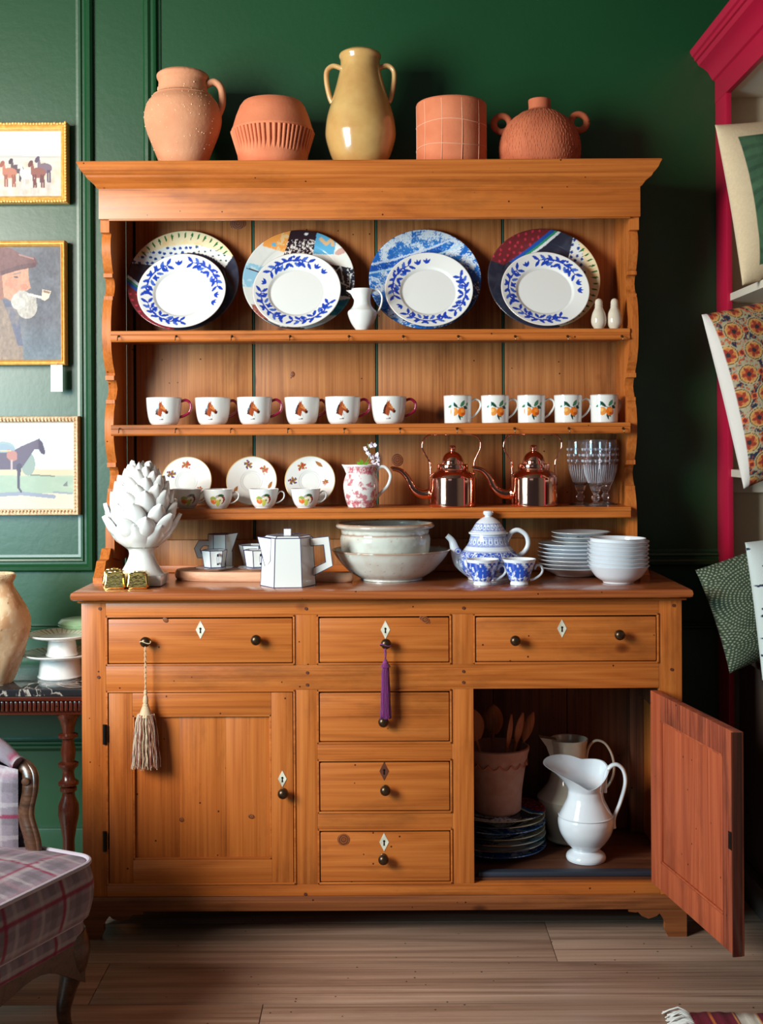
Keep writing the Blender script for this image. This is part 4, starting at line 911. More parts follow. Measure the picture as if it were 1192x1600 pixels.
b = B(); b.tube([(-34*s_, 0, 20*s_), (-48*s_, 0, 19*s_), (-61*s_, 0, 27*s_), (-70*s_, 0, 44*s_), (-80*s_, 0, 55*s_), (-92*s_, 0, 59*s_), (-95*s_, 0, 58*s_)], [.0155, .0135, .011, .0085, .0075, .0065, .0072], 18, smooth=7, cap=True); b.done('spout', M['copper'], kt, world=False, sharp=70)
b = B(); b.lathe([(.0172, 0), (.0185, .002), (.0172, .004)], 24, (-36.5*s_, 0, 20*s_), Matrix.Rotation(-pi/2, 3, 'Y')); b.done('spout_collar', M['copper'], kt, world=False)
b = B(); hp = [(-34, 47), (-34.5, 62), (-35.5, 69), (-43, 82), (-47, 92), (-45, 103), (-37, 110.5), (-22, 112), (20, 112), (34, 110.5), (43, 103), (44, 92), (40, 82), (34.5, 70), (33.5, 60), (34, 46)]
b.tube([(p*s_, 0, q*s_) for p, q in hp], [.0024]*len(hp), 8, smooth=6); b.tube([(33.6*s_, 0, 62*s_), (34.6*s_, 0, 71*s_)], .003, 8); b.tube([(-34.4*s_, 0, 60*s_), (-35.2*s_, 0, 69*s_)], .003, 8)
b.done('bail_handle', M['copper'], kt, world=False, sharp=70)
b = B()
for sd in (-1, 1): b.box(sd*34*s_-.003, sd*34*s_+.003, -.006, .006, 42*s_, 50*s_, .001)
b.done('handle_lug', M['copper'], kt, world=False)
dup(kt, (PX(834, .31, 760), .31, z3_+.0006), 'right polished copper kettle with its spout toward the other kettle', rz=.06)
# ---------------- pressed glass goblets
y = .30; s_ = S(y)
gb = thing('glass_goblet', (0, 0, 0), 'x', 'glass', 'pressed glass goblets on the lower shelf')
out = smooth2([(7, 24), (9, 30), (14, 44), (18, 60), (19.8, 80), (20, 98), (19.4, 103)], 4)
out = [(a*s_, c*s_) for a, c in out]
b = B(); b.lathe([(.0001, 23*s_)]+out+[(out[-1][0]-.0012, out[-1][1]+.0004)]+[(a-.0022, c) for a, c in reversed(out) if c > 30*s_]+[(.0001, 29*s_)], 40); b.done('bowl', M['glass'], gb, world=False, sharp=60)
b = B()
for k in range(28):
    a = 2*pi*k/28; b.tube([((np.interp(h*s_, [q[1] for q in out], [q[0] for q in out])+.0002)*sin(a), -(np.interp(h*s_, [q[1] for q in out], [q[0] for q in out])+.0002)*cos(a), h*s_) for h in (36, 46, 56, 64)], [.0006, .001, .0013, .0005], 5)
for row, (h0, n0) in enumerate(((70, 14), (79, 14), (88, 14))):
    for k in range(n0):
        a = 2*pi*(k+.5*(row % 2))/n0; r_ = np.interp(h0*s_, [q[1] for q in out], [q[0] for q in out]); b.ball((r_*sin(a), -r_*cos(a), h0*s_), .0032, 1, 1, 1.3, 6, 4)
b.done('cut_pattern', M['cutglass'], gb, world=False, sharp=15)
b = B(); b.lathe([(.0001, 0), (19*s_, .2*s_), (19.3*s_, 1.2*s_), (11*s_, 3.2*s_), (4.5*s_, 5.5*s_), (3.8*s_, 8*s_), (6*s_, 10*s_), (6.8*s_, 13*s_), (5.6*s_, 16*s_), (3.4*s_, 17.5*s_), (4.6*s_, 20*s_), (7*s_, 23.4*s_), (.0001, 23.4*s_)], 12); b.done('stem', M['glass'], gb, world=False, sharp=10)
for i, (px, yv, lb) in enumerate(((906.5, .355, 'pressed glass goblet on the left, nearest the copper kettle'), (930.5, .275, 'pressed glass goblet in the middle, in front of the other two'), (946, .375, 'pressed glass goblet at the right end of the lower shelf'))):
    loc = (PX(px, yv, 740), yv, z3_+.0006)
    if i == 0: gb.location = loc; gb['label'] = lb
    else: dup(gb, loc, lb, rz=i*.3)
# ================================================================ ON THE WORKTOP
# ---------------- artichoke
y = .130; s_ = S(y)
ar = thing('ceramic_artichoke', (PX(221, y, 800), y, zt+.0006), 'large white ceramic artichoke on a pedestal at the left end of the worktop', 'ornament')
b = B(); b.box(-37*s_, 37*s_, -36*s_, 36*s_, 0, 17*s_, .008); b.done('plinth', M['white'], ar, world=False, sharp=50)
b = B(); b.lathe([(a*s_, c*s_) for a, c in smooth2([(36, 16), (31, 22), (24, 34), (19.5, 46), (21, 54), (26, 58)], 4)], 48); b.done('pedestal', M['white'], ar, world=False)
core = [(20, 54), (32, 62), (41, 78), (44, 96), (41, 116), (33, 140), (22, 162), (8, 180)]
cs = smooth2(core, 4); b = B(); b.lathe([(.0001, 56*s_)]+[(a*s_*.93, c*s_) for a, c in cs]+[(.0001, 184*s_)], 40); b.done('core', M['white'], ar, world=False)
def petal_mesh():
    nu, nv = 7, 9; vs = []; L = 1.0
    for side in (0, 1):
        for j in range(nv):
            t = j/(nv-1); w_ = .5*(sin(pi*min(t*.80+.20, 1))**.55)
            if j == nv-1: w_ = .012
            for i in range(nu):
                q = (i/(nu-1)-.5)*2
                yv = .30*sin(pi*t*.86)*(1-q*q*.55)+.30*max(0, t-.72)*1.6-.10*q*q
                vs.append((q*w_, -(yv)-(.0 if side == 0 else -.055*(1-.6*t)), t))
    n = nu*nv; fs = []
    for j in range(nv-1):
        for i in range(nu-1):
            a = j*nu+i; fs.append((a, a+1, a+nu+1, a+nu)); fs.append((n+a+nu, n+a+nu+1, n+a+1, n+a))
    for j in range(nv-1):
        for i in (0, nu-1): a = j*nu+i; fs.append((a, a+nu, n+a+nu, n+a))
    for i in range(nu-1): fs.append((i, i+1, n+i+1, n+i)); a = (nv-1)*nu+i; fs.append((a, a+1, n+a+1, n+a))
    b = B(); b.add(vs, fs); return b.mesh('petal', sharp=70)
pm = petal_mesh(); rs = random.Random(11)
rows = [(57, 8, 48, 40, .08), (70, 9, 47, 39, .16), (86, 9, 46, 39, .16), (102, 9, 44, 37, .13), (117, 8, 42, 36, .09), (131, 8, 39, 32, .06), (144, 7, 35, 27, .02), (156, 6, 30, 22, .0), (166, 4, 26, 17, -.04), (173, 3, 19, 13, -.02)]
for ri, (h, n_, L, Wd, lean) in enumerate(rows):
    for k in range(n_):
        a = 2*pi*(k+.5*(ri % 2))/n_+rs.uniform(-.05, .05)
        r0 = float(np.interp(h, [q[1] for q in cs], [q[0] for q in cs])); r1 = float(np.interp(min(h+18, 182), [q[1] for q in cs], [q[0] for q in cs]))
        sl = min(atan2(r1-r0, 18)*.72+lean+.06, .55)+rs.uniform(-.04, .04)
        X = Vector((cos(a), sin(a), 0)); R_ = Vector((sin(a), -cos(a), 0)); Z = (R_*sin(sl)+Vector((0, 0, 1))*cos(sl)); Yn = Z.cross(X)
        m = Matrix((X, Yn, Z)).transposed().to_4x4()
        o = link('petal', pm, M['white'], ar); sc = rs.uniform(.94, 1.06)
        o.matrix_local = Matrix.Translation(R_*(r0*.93)*s_+Vector((0, 0, h*s_))) @ m @ Matrix.Diagonal((Wd*s_*sc, 30*s_, L*s_*sc, 1))
# ---------------- gilded blocks
def gold_block(px, yv, rz, lb, k=1.0):
    s_ = S(yv); b = B(); bm = bmesh.new(); bmesh.ops.create_cube(bm, size=1)
    for v in bm.verts:
        t = 1 if v.co.z < 0 else .82; v.co = Vector((v.co.x*35*s_*t*k, v.co.y*32*s_*t*k, (v.co.z+.5)*27*s_*k))
    bmesh.ops.bevel(bm, geom=bm.edges[:], offset=.006, segments=3, affect='EDGES'); bmesh.ops.subdivide_edges(bm, edges=[e for e in bm.edges if e.calc_length() > .02], cuts=3, use_grid_fill=True)
    bm.verts.index_update(); b.add([v.co[:] for v in bm.verts], [[v.index for v in f.verts] for f in bm.faces]); bm.free()
    e = thing('gilded_votive', (PX(px, yv, 905), yv, zt+.0006), lb, 'candle holder', 'gilded votive blocks at the left end of the worktop', rz)
    b.done('body', M['gold'], e, world=False, sharp=70)
    b = B(); b.lathe([(.0001, 26.9*s_*k), (7*s_, 26.9*s_*k), (7*s_, 27.6*s_*k), (5*s_, 27.4*s_*k), (.0001, 27.2*s_*k)], 20); b.done('wick_well', M['gold'], e, world=False)
gold_block(182.5, .036, 0, 'mirror gold votive block, left of the two front ones by the artichoke foot')
gold_block(217, .036, .05, 'mirror gold votive block, right of the two front ones by the artichoke foot')
gold_block(178, -.0 + .118, .1, 'mirror gold votive block standing behind the other two', .95)
# ---------------- board and the faceted coffee set
y0b = .115; bt = .026
bl = [(273, .26), (282, .215), (310, .188), (350, .178), (400, .174), (440, .174), (470, .172), (490, .160), (520, .150), (545, .146), (553, .158), (545, .172), (520, .178), (490, .20), (470, .28), (440, .335), (400, .36), (340, .36), (295, .335), (277, .30)]
pts = [(PX(px, yy_, 900), yy_) for px, yy_ in bl]; sp, _ = catmull([Vector((a, c, 0)) for a, c in pts+[pts[0]]], [0]*(len(pts)+1), 4); sp = [(v.x, v.y) for v in sp[:-1]]
cx_ = sum(p[0] for p in sp)/len(sp); cy_ = sum(p[1] for p in sp)/len(sp)
e = thing('serving_board', (cx_, cy_, zt+.0005), 'pale wooden serving board with a handle under the faceted coffee set', 'board')
b = B(); lay = [(.94, 0), (.985, .005), (1, .013), (.985, .021), (.95, bt)]; vs = []; n = len(sp)
for k, z in lay:
    for (x, y_) in sp: vs.append((cx_+(x-cx_)*(1-(1-k)*.35) , cy_+(y_-cy_)*k, zt+.0005+z))
fs = [tuple(range(n-1, -1, -1)), tuple(range(4*n, 5*n))]
for j in range(4): fs += [(j*n+i, j*n+(i+1) % n, (j+1)*n+(i+1) % n, (j+1)*n+i) for i in range(n)]
b.add(vs, fs); b.done('plank', M['board'], e, sharp=50)
zb_ = zt+bt+.001
def facet(B_, L_, n, R0, R1, z0, z1, rot=0, lines=True, top=True, sx=1, sy=1, c=(0, 0), lr=.0011):
    vs = []
    for R_, z in ((R0, z0), (R1, z1)):
        for k in range(n): a = 2*pi*k/n+rot; vs.append((c[0]+R_*sin(a)*sx, c[1]-R_*cos(a)*sy, z))
    B_.add(vs, [tuple(range(n-1, -1, -1))]+([tuple(range(n, 2*n))] if top else [])+[(k, (k+1) % n, n+(k+1) % n, n+k) for k in range(n)])
    if lines:
        for k in range(n):
            for a_, b_ in ((k, (k+1) % n), (n+k, n+(k+1) % n), (k, n+k)): L_.tube([vs[a_], vs[b_]], lr, 5)
def polyline_plate(B_, L_, pts, y0, y1, lr=.0009):
    """angular strap: quads between outer and inner polylines, pts=[(outer),(inner)] pairs in xz"""
    n = len(pts); vs = []
    for (o, i_) in pts:
        for y_ in (y0, y1): vs += [(o[0], y_, o[1]), (i_[0], y_, i_[1])]
    fs = []
    for k in range(n-1):
        a, c = 4*k, 4*(k+1); fs += [(a, c, c+1, a+1), (a+2, a+3, c+3, c+2), (a, a+2, c+2, c), (a+1, c+1, c+3, a+3)]
        for q in (0, 1): L_.tube([vs[a+q], vs[c+q]], lr, 5)
    fs += [(0, 1, 3, 2), (4*(n-1), 4*(n-1)+2, 4*(n-1)+3, 4*(n-1)+1)]; B_.add(vs, fs)
# teapot of the set
y = .095; s_ = S(y); k_ = s_
e = thing('faceted_coffee_pot', (PX(450, y, 880), y, zt+.0006), 'large white faceted coffee pot outlined in navy at the board front', 'coffee pot', 'white faceted coffee set with navy edges')
b = B(); L_ = B(); facet(b, L_, 6, 43*k_, 38.5*k_, 0, 75*k_, radians(34)); b.done('body', M['white'], e, world=False, smooth=False)
sp_ = B(); v = [(-24*k_, -24*k_, 74*k_), (-24*k_, 10*k_, 74*k_), (-47*k_, -6*k_, 76*k_), (-34*k_, -12*k_, 27*k_), (-25*k_, -26*k_, 40*k_), (-30*k_, 8*k_, 40*k_)]
sp_.add(v, [(0, 2, 1), (0, 4, 3, 2), (1, 2, 3, 5), (0, 1, 5, 4), (4, 5, 3)]); sp_.done('spout', M['white'], e, world=False, smooth=False)
for a_, c_ in ((0, 2), (2, 3), (4, 3), (0, 4)): L_.tube([v[a_], v[c_]], .0010, 5)
ld = B(); facet(ld, L_, 6, 37*k_, 33*k_, 75*k_, 78*k_, radians(34)); lido = ld.done('lid', M['white'], e, world=False, smooth=False)
kn = B(); kl = B(); facet(kn, kl, 4, 8*k_, 8*k_, 78*k_, 88*k_, radians(40), lr=.0005); ko = kn.done('knob', M['white'], lido, world=False, smooth=False)
hd = B(); polyline_plate(hd, L_, [((36*k_, 73*k_), (36*k_, 61*k_)), ((64*k_, 76*k_), (56*k_, 63*k_)), ((70*k_, 30*k_), (59*k_, 36*k_)), ((40*k_, 15*k_), (40*k_, 27*k_))], -7*k_, 7*k_); hd.done('handle', M['white'], e, world=False, smooth=False)
L_.done('edge_line', M['navyline'], e, world=False); kl.done('edge_line', M['navyline'], e, world=False)
# creamer
y = .315; s_ = S(y); k_ = s_
e = thing('faceted_creamer', (PX(344, y, 870), y, zb_), 'tall white faceted creamer outlined in navy on the board', 'creamer', 'white faceted coffee set with navy edges')
b = B(); L_ = B(); facet(b, L_, 6, 19*k_, 18.5*k_, 0, 52*k_, radians(34)); b.done('body', M['white'], e, world=False, smooth=False)
sp_ = B(); v = [(10*k_, -12*k_, 52*k_), (10*k_, 12*k_, 52*k_), (28*k_, 0, 54*k_), (17*k_, 0, 22*k_)]; sp_.add(v, [(0, 2, 1), (0, 3, 2), (1, 2, 3), (0, 1, 3)]); sp_.done('spout', M['white'], e, world=False, smooth=False)
for a_, c_ in ((0, 2), (2, 3), (0, 3)): L_.tube([v[a_], v[c_]], .0008, 5)
hd = B(); polyline_plate(hd, L_, [((-16*k_, 42*k_), (-16*k_, 34*k_)), ((-33*k_, 42*k_), (-26*k_, 34*k_)), ((-40*k_, 30*k_), (-31*k_, 28*k_)), ((-35*k_, 15*k_), (-28*k_, 21*k_)), ((-16*k_, 15*k_), (-16*k_, 21*k_))], -3.5*k_, 3.5*k_, .0008); hd.done('handle', M['white'], e, world=False, smooth=False)
L_.done('edge_line', M['navyline'], e, world=False)
# sugar bowl
y = .318; s_ = S(y); k_ = s_
e = thing('faceted_sugar_bowl', (PX(398, y, 870), y, zb_), 'flared white faceted sugar bowl outlined in navy behind the second cup', 'bowl', 'white faceted coffee set with navy edges')
b = B(); L_ = B(); facet(b, L_, 6, 17*k_, 26*k_, 0, 35*k_, radians(20), top=False); facet(b, L_, 6, 15.5*k_, 24.5*k_, 1.5*k_, 35*k_, radians(20), lines=False, top=False); b.done('body', M['white'], e, world=False, smooth=False)
L_.done('edge_line', M['navyline'], e, world=False)
# two cups on two saucers
for i, (px, yv, lb1, lb2) in enumerate(((335, .240, 'white faceted cup outlined in navy in front of the tall creamer', 'white faceted saucer under the cup by the tall creamer'), (401, .243, 'white faceted cup outlined in navy beside the big coffee pot', 'white faceted saucer under the cup by the big coffee pot'))):
    k_ = S(yv); x = PX(px, yv, 880)
    e = thing('faceted_saucer', (x, yv, zb_), lb2, 'saucer', 'white faceted coffee set with navy edges')
    b = B(); L_ = B(); facet(b, L_, 8, 17*k_, 31*k_, 0, 4.5*k_, radians(22), lines=False); b.done('body', M['white'], e, world=False, smooth=False)
    for q in range(8): L_.tube([(31*k_*sin(2*pi*q/8+radians(22)), -31*k_*cos(2*pi*q/8+radians(22)), 4.5*k_), (31*k_*sin(2*pi*(q+1)/8+radians(22)), -31*k_*cos(2*pi*(q+1)/8+radians(22)), 4.5*k_)], .0005, 5)
    L_.done('edge_line', M['navyline'], e, world=False)
    e = thing('faceted_cup', (x, yv, zb_+4.5*k_+.0012), lb1, 'cup', 'white faceted coffee set with navy edges')
    b = B(); L_ = B(); facet(b, L_, 6, 16*k_, 20*k_, 0, 26*k_, radians(-12), top=False); facet(b, L_, 6, 14.5*k_, 18.6*k_, 1.5*k_, 26*k_, radians(-12), lines=False, top=False); b.done('body', M['white'], e, world=False, smooth=False)
    hd = B(); hd.box(8*k_, 9.8*k_, -26*k_, -15*k_, 18*k_, 22*k_); hd.box(8*k_, 9.8*k_, -26*k_, -23*k_, 5*k_, 22*k_); hd.box(8*k_, 9.8*k_, -26*k_, -13*k_, 5*k_, 8*k_)
    for za, zb2 in ((5, 22),): L_.tube([(7.7*k_, -26.2*k_, za*k_), (7.7*k_, -26.2*k_, zb2*k_)], .0005, 5); L_.tube([(10*k_, -26.2*k_, za*k_), (10*k_, -26.2*k_, zb2*k_)], .0005, 5)
    hd.done('handle', M['white'], e, world=False, smooth=False); L_.done('edge_line', M['navyline'], e, world=False)
# ---------------- stoneware bowls
def stone_paint(h0, rustz, rimr):
    def f(ang, z, r, top, x, y):
        cv = Cv(ang*rimr, z, rgb(206, 208, 200)); n = fbm(ang*9+30, z*60, 4, 4); n2 = vn(ang*90+50, z*900, 6)
        cv.mix(np.clip((n-.45)*3, 0, 1)*.5, rgb(190, 180, 166)); cv.put(n2 > .93, rgb(150, 120, 96), .6)
        for zz, wz, al in rustz: cv.mix(np.clip(1-np.abs(z-zz-(n-.5)*.004)/wz, 0, 1)*al, rgb(150, 92, 58))
        cv.mix(np.clip((z-h0+.0045)/.004, 0, 1)*.75*(n > .3), rgb(170, 120, 84)); return cv.c
    return f
y = .230; s_ = S(y)
pr = [(a*s_, c*s_) for a, c in smooth2([(49, 0), (49, 3), (52, 4), (66, 13), (82, 30), (90, 42), (93, 46)], 4)]
me = plathe('stoneware_dish', wall_prof([(.0001, 0)]+pr, .006, .010), 220, stone_paint(pr[-1][1], [], .16), .003); me.materials.append(M['print'])
o = bpy.data.objects.new('stoneware_dish', me); COL.objects.link(o); o.location = (PX(611, y, 880), y, zt+.0006); tag(o, 'wide grey stoneware dish with rusty rim under the deep bowl', 'bowl')
pr2 = [(a*s_, c*s_) for a, c in smooth2([(36, 12), (40, 13), (58, 24), (67, 38), (70, 52), (70.5, 64), (68.5, 70), (68.5, 73), (70, 78), (76, 81), (77, 84), (75, 86.5)], 4)]
me = plathe('stoneware_bowl', wall_prof([(.0001, pr2[0][1])]+pr2, .006, 20*s_), 240, stone_paint(pr2[-1][1], [(71*s_, .004, .8), (83*s_, .005, .5)], .13), .0025); me.materials.append(M['print'])
me.transform(Matrix.Translation((0, 0, -12*s_))); o = bpy.data.objects.new('stoneware_bowl', me); COL.objects.link(o); o.location = (PX(602, y, 850), y, zt+.0006+12*s_); tag(o, 'deep pale stoneware bowl with rusty rim standing inside the wide dish', 'bowl')
# ---------------- blue willow teapot and cups
WB = rgb(40, 84, 190)
def teapot_paint(Rm):
    def f(ang, z, r, top, x, y):
        k = s_; u = ang*Rm; cv = Cv(u, z, rgb(226, 232, 242)); cv.m0 = top; h = z/k
        n = fbm(u*110, z*110, 3, 4); n2 = fbm(u*420, z*420, 7, 2)
        cv.mix((h > 52)*(h < 68)*.45, WB); cv.mix(((h > 52)*(h < 68)).astype(float)*np.clip((n2-.5)*6, 0, 1)*.5, WB)
        for a in np.arange(-.2, .21, .0225): cv.ell(a, 60*k, .0075, .0095, 0, rgb(232, 238, 246)); cv.ell(a, 59*k, .0035, .0045, 0, rgb(90, 124, 206)); cv.ell(a, 63*k, .0018, .0022, 0, WB)
        cv.mix(((h > 33)*(h < 44)).astype(float)*np.clip((n2-.36)*7, 0, 1), WB); cv.mix(((h > 6)*(h < 33)).astype(float)*np.clip((n+.3*n2-.60)*10, 0, 1)*.9, WB)
        for hh in (52, 68, 45): cv.mix(np.clip(1-np.abs(h-hh)/.7, 0, 1), WB)
        return cv.c
    return f
def lid_paint(ang, z, r, top, x, y):
    h = z/s_; n2 = fbm(ang*20+40, z*420, 7, 2); cv = Cv(ang*20, h, rgb(226, 232, 242)); cv.mix(((h > 75)*(h < 88)).astype(float)*(.35+.4*(n2 > .5)), WB)
    for a in np.arange(-60, 62, 5.2): cv.ell(a+1, 82, 1.8, 4.2, 0, rgb(232, 238, 246)); cv.ell(a+1, 81, .8, 2, 0, rgb(80, 116, 200))
    return cv.c
y = .216; s_ = S(y)
tp = thing('blue_teapot', (PX(763, y, 860), y, zt+.0006), 'blue and white patterned teapot with domed lid behind the two blue cups', 'teapot')
pr = [(a*s_, c*s_) for a, c in smooth2([(32, 0), (33, 3), (40, 9), (48, 20), (49.5, 29), (45, 39), (37, 48), (31, 57), (28.5, 66), (28, 70)], 4)]
me = plathe('body', [(.0001, 0)]+pr+[(25*s_, 70*s_), (.0001, 69*s_)], 230, teapot_paint(.075), .0018); link('body', me, M['print'], tp)
me = plathe('lid', [(.0001, 70.2*s_), (28*s_, 70.2*s_)]+[(a*s_, c*s_) for a, c in [(30.5, 70.5), (31, 72), (30, 73.6), (28, 74)]+smooth2([(27.5, 75), (24, 80), (19, 88), (12, 94), (6.5, 97)], 3)]+[(.0001, 97.4*s_)], 200, lid_paint, .0018); lid = link('lid', me, M['print'], tp)
b = B(); b.lathe([(6.2*s_, 96*s_), (5*s_, 98.5*s_), (7.6*s_, 101*s_), (8.2*s_, 103.5*s_), (7*s_, 106*s_), (.0001, 107.3*s_)], 24); b.done('knob', M['bluewhite'], lid, world=False)
b = B(); b.tube([(-30*s_, 0, 18*s_), (-44*s_, 0, 28*s_), (-52*s_, 0, 45*s_), (-57*s_, 0, 60*s_), (-65*s_, 0, 68*s_)], [.026, .021, .0135, .0095, .0075], 16, smooth=6); b.done('spout', M['bluewhite'], tp, world=False, sharp=70)
b = B(); b.lathe([(4.5*s_, 0), (5.3*s_, 0), (5.3*s_, .0006), (4.5*s_, .0006)], 24, (-48*s_, -.0185, 44*s_), Matrix.Rotation(pi/2, 3, 'X')); b.lathe([(.0001, 0), (2*s_, 0), (2*s_, .0006), (.0001, .0006)], 16, (-48*s_, -.0185, 44*s_), Matrix.Rotation(pi/2, 3, 'X')); b.done('printed_roundel', plain('willow_blue', WB, .2), tp, world=False)
handle(tp, [(28*s_, 58*s_), (36*s_, 72*s_), (47*s_, 76*s_), (59*s_, 68*s_), (62*s_, 54*s_), (56*s_, 42*s_), (46*s_, 36*s_)], .0068, M['bluewhite'], flat=.9)
def willow_cup(ang, z, r, top, x, y):
    u = ang*.038; cv = Cv(u, z, rgb(232, 238, 246)); cv.m0 = top; n = fbm(u*130+9, z*150, 5, 4); n2 = fbm(u*400, z*400, 6, 2); h = z/s_
    b_ = ((h > 7)*(h < 36)).astype(float); cv.mix(b_*np.clip((n+.3*n2-.56)*9, 0, 1), WB); cv.mix(b_*(n2 > .62)*(n < .5)*.6, rgb(110, 150, 220))
    for px_ in (-.008, .004): cv.put((np.abs(u-px_) < .0045) & (h > 12) & (h < 26), rgb(36, 90, 200)); cv.ell(px_, 27*s_, .006, .004, 0, rgb(36, 90, 200))
    return cv.c
y = .075; s_ = S(y)
wc = thing('willow_cup', (PX(753.5, y, 890), y, zt+.0006), 'blue and white patterned cup in front of the teapot, left of the pair', 'cup', 'blue patterned cups before the teapot')
pc_ = smooth2([(14, 0), (14, 3), (13, 5), (16, 9), (20.5, 22), (25, 36), (26.5, 40)], 4)
me = plathe('body', wall_prof([(.0001, 0)]+[(a*s_, c*s_) for a, c in pc_], .0024, 7*s_), 200, willow_cup, .0014); link('body', me, M['print'], wc)
handle(wc, [(24*s_, 24*s_), (28*s_, 30*s_), (34*s_, 29*s_), (36.5*s_, 22*s_), (33*s_, 15*s_), (24*s_, 9*s_), (17*s_, 7*s_)], .0034, M['bluewhite'], flat=1.2)
dup(wc, (PX(811, y, 890), y, zt+.0006), 'blue and white patterned cup in front of the teapot, right of the pair', rz=0)
# ---------------- stacks of plates and bowls
def sprig(R):
    def f(ang, z, r, top, x, y):
        cv = Cv(x/R, y/R, rgb(224, 230, 236)); m = r < .9*R
        for cx, cy in ((.42, -.15), (.0, -.45), (.5, .3)):
            for k in range(5): cv.leaf(cx, cy, cx+.2*cos(k*1.3), cy+.2*sin(k*1.3), .05, rgb(96, 84, 76))
        cv.put(r > .985*R, rgb(170, 160, 150)); return cv.c
    return f
def stackplate(R, rimh, well=.62, fr=.52): return [(.0001, .0), (fr*R-.004, 0), (fr*R, -.003), (fr*R+.003, .001), (well*R, .004), (R-.003, rimh-.002), (R, rimh), (R-.002, rimh+.001), (well*R, .0075), (fr*R, .004), (.0001, .004)]
y = .292; s_ = S(y); RL = 59*s_; RSm = 46*s_
meL = plathe('side_plate', stackplate(RL, .024), 120, sprig(RL), .005); meL.materials.append(M['bluewhite'])
meS = plathe('dessert_plate', stackplate(RSm, .017), 160, sprig(RSm), .0022); meS.materials.append(M['print'])
for m_ in (meL, meS): m_.transform(Matrix.Translation((0, 0, .003)))
rs = random.Random(3); ordw = ['bottom', 'second', 'third', 'fourth', 'fifth', 'sixth', 'seventh', 'eighth']
for i in range(7):
    o = bpy.data.objects.new('side_plate', meL); COL.objects.link(o); o.location = (PX(899, y, 880)+rs.uniform(-.002, .002), y+rs.uniform(-.002, .002), zt+.0008+i*.0112)
    tag(o, 'larger white plate, %s' % (['bottom of the tall plate stack', 'second from the bottom of the plate stack', 'third from the bottom of the plate stack', 'middle of the seven larger stacked plates', 'fifth from the bottom of the plate stack', 'sixth from the bottom of the plate stack', 'topmost of the larger plates, under three smaller ones'][i]), 'plate', 'white plates stacked on the worktop')
for i in range(3):
    o = bpy.data.objects.new('dessert_plate', meS); COL.objects.link(o); o.location = (PX(907, y, 840), y-.004, zt+.0008+7*.0112+.0035+i*.0125); o.rotation_euler.z = i*2
    tag(o, 'smaller white plate with brown sprigs, %s of the three on the plate stack' % ['lowest', 'middle one', 'topmost'][i], 'plate', 'white plates stacked on the worktop')
y = .112; s_ = S(y)
def bowlprof(R, h): return wall_prof([(.0001, 0), (24*s_, 0), (24.5*s_, 2*s_)]+[(a*s_, c*s_) for a, c in smooth2([(25, 2.5), (35, 9), (42, 18), (R-1, h-1.5), (R, h)], 3)], .0026, 3*s_)
b = B(); b.lathe(bowlprof(48, 27), 56); bme = b.mesh('bowl', sharp=60); bme.materials.append(M['bluewhite'])
b = B(); b.lathe(bowlprof(44, 25), 56); bme2 = b.mesh('bowl', sharp=60); bme2.materials.append(M['bluewhite'])
for i in range(8):
    o = bpy.data.objects.new('white_bowl', bme if i < 7 else bme2); COL.objects.link(o); o.location = (PX(966-(1.5 if i == 7 else 0), y, 880)+rs.uniform(-.0015, .0015), y, zt+.0006+i*.0112); o.rotation_euler = (rs.uniform(-.012, .012), rs.uniform(-.012, .012), 0) if i else (0, 0, 0)
    tag(o, 'white bowl, %s' % ['bottom of the stack at right end of the worktop', 'second from the bottom of the bowl stack', 'third from the bottom of the bowl stack', 'fourth from the bottom of the bowl stack', 'fifth from the bottom of the bowl stack', 'third from the top of the bowl stack', 'second from the top of the bowl stack', 'smaller one topmost on the bowl stack'][i], 'bowl', 'white bowls stacked on the worktop')
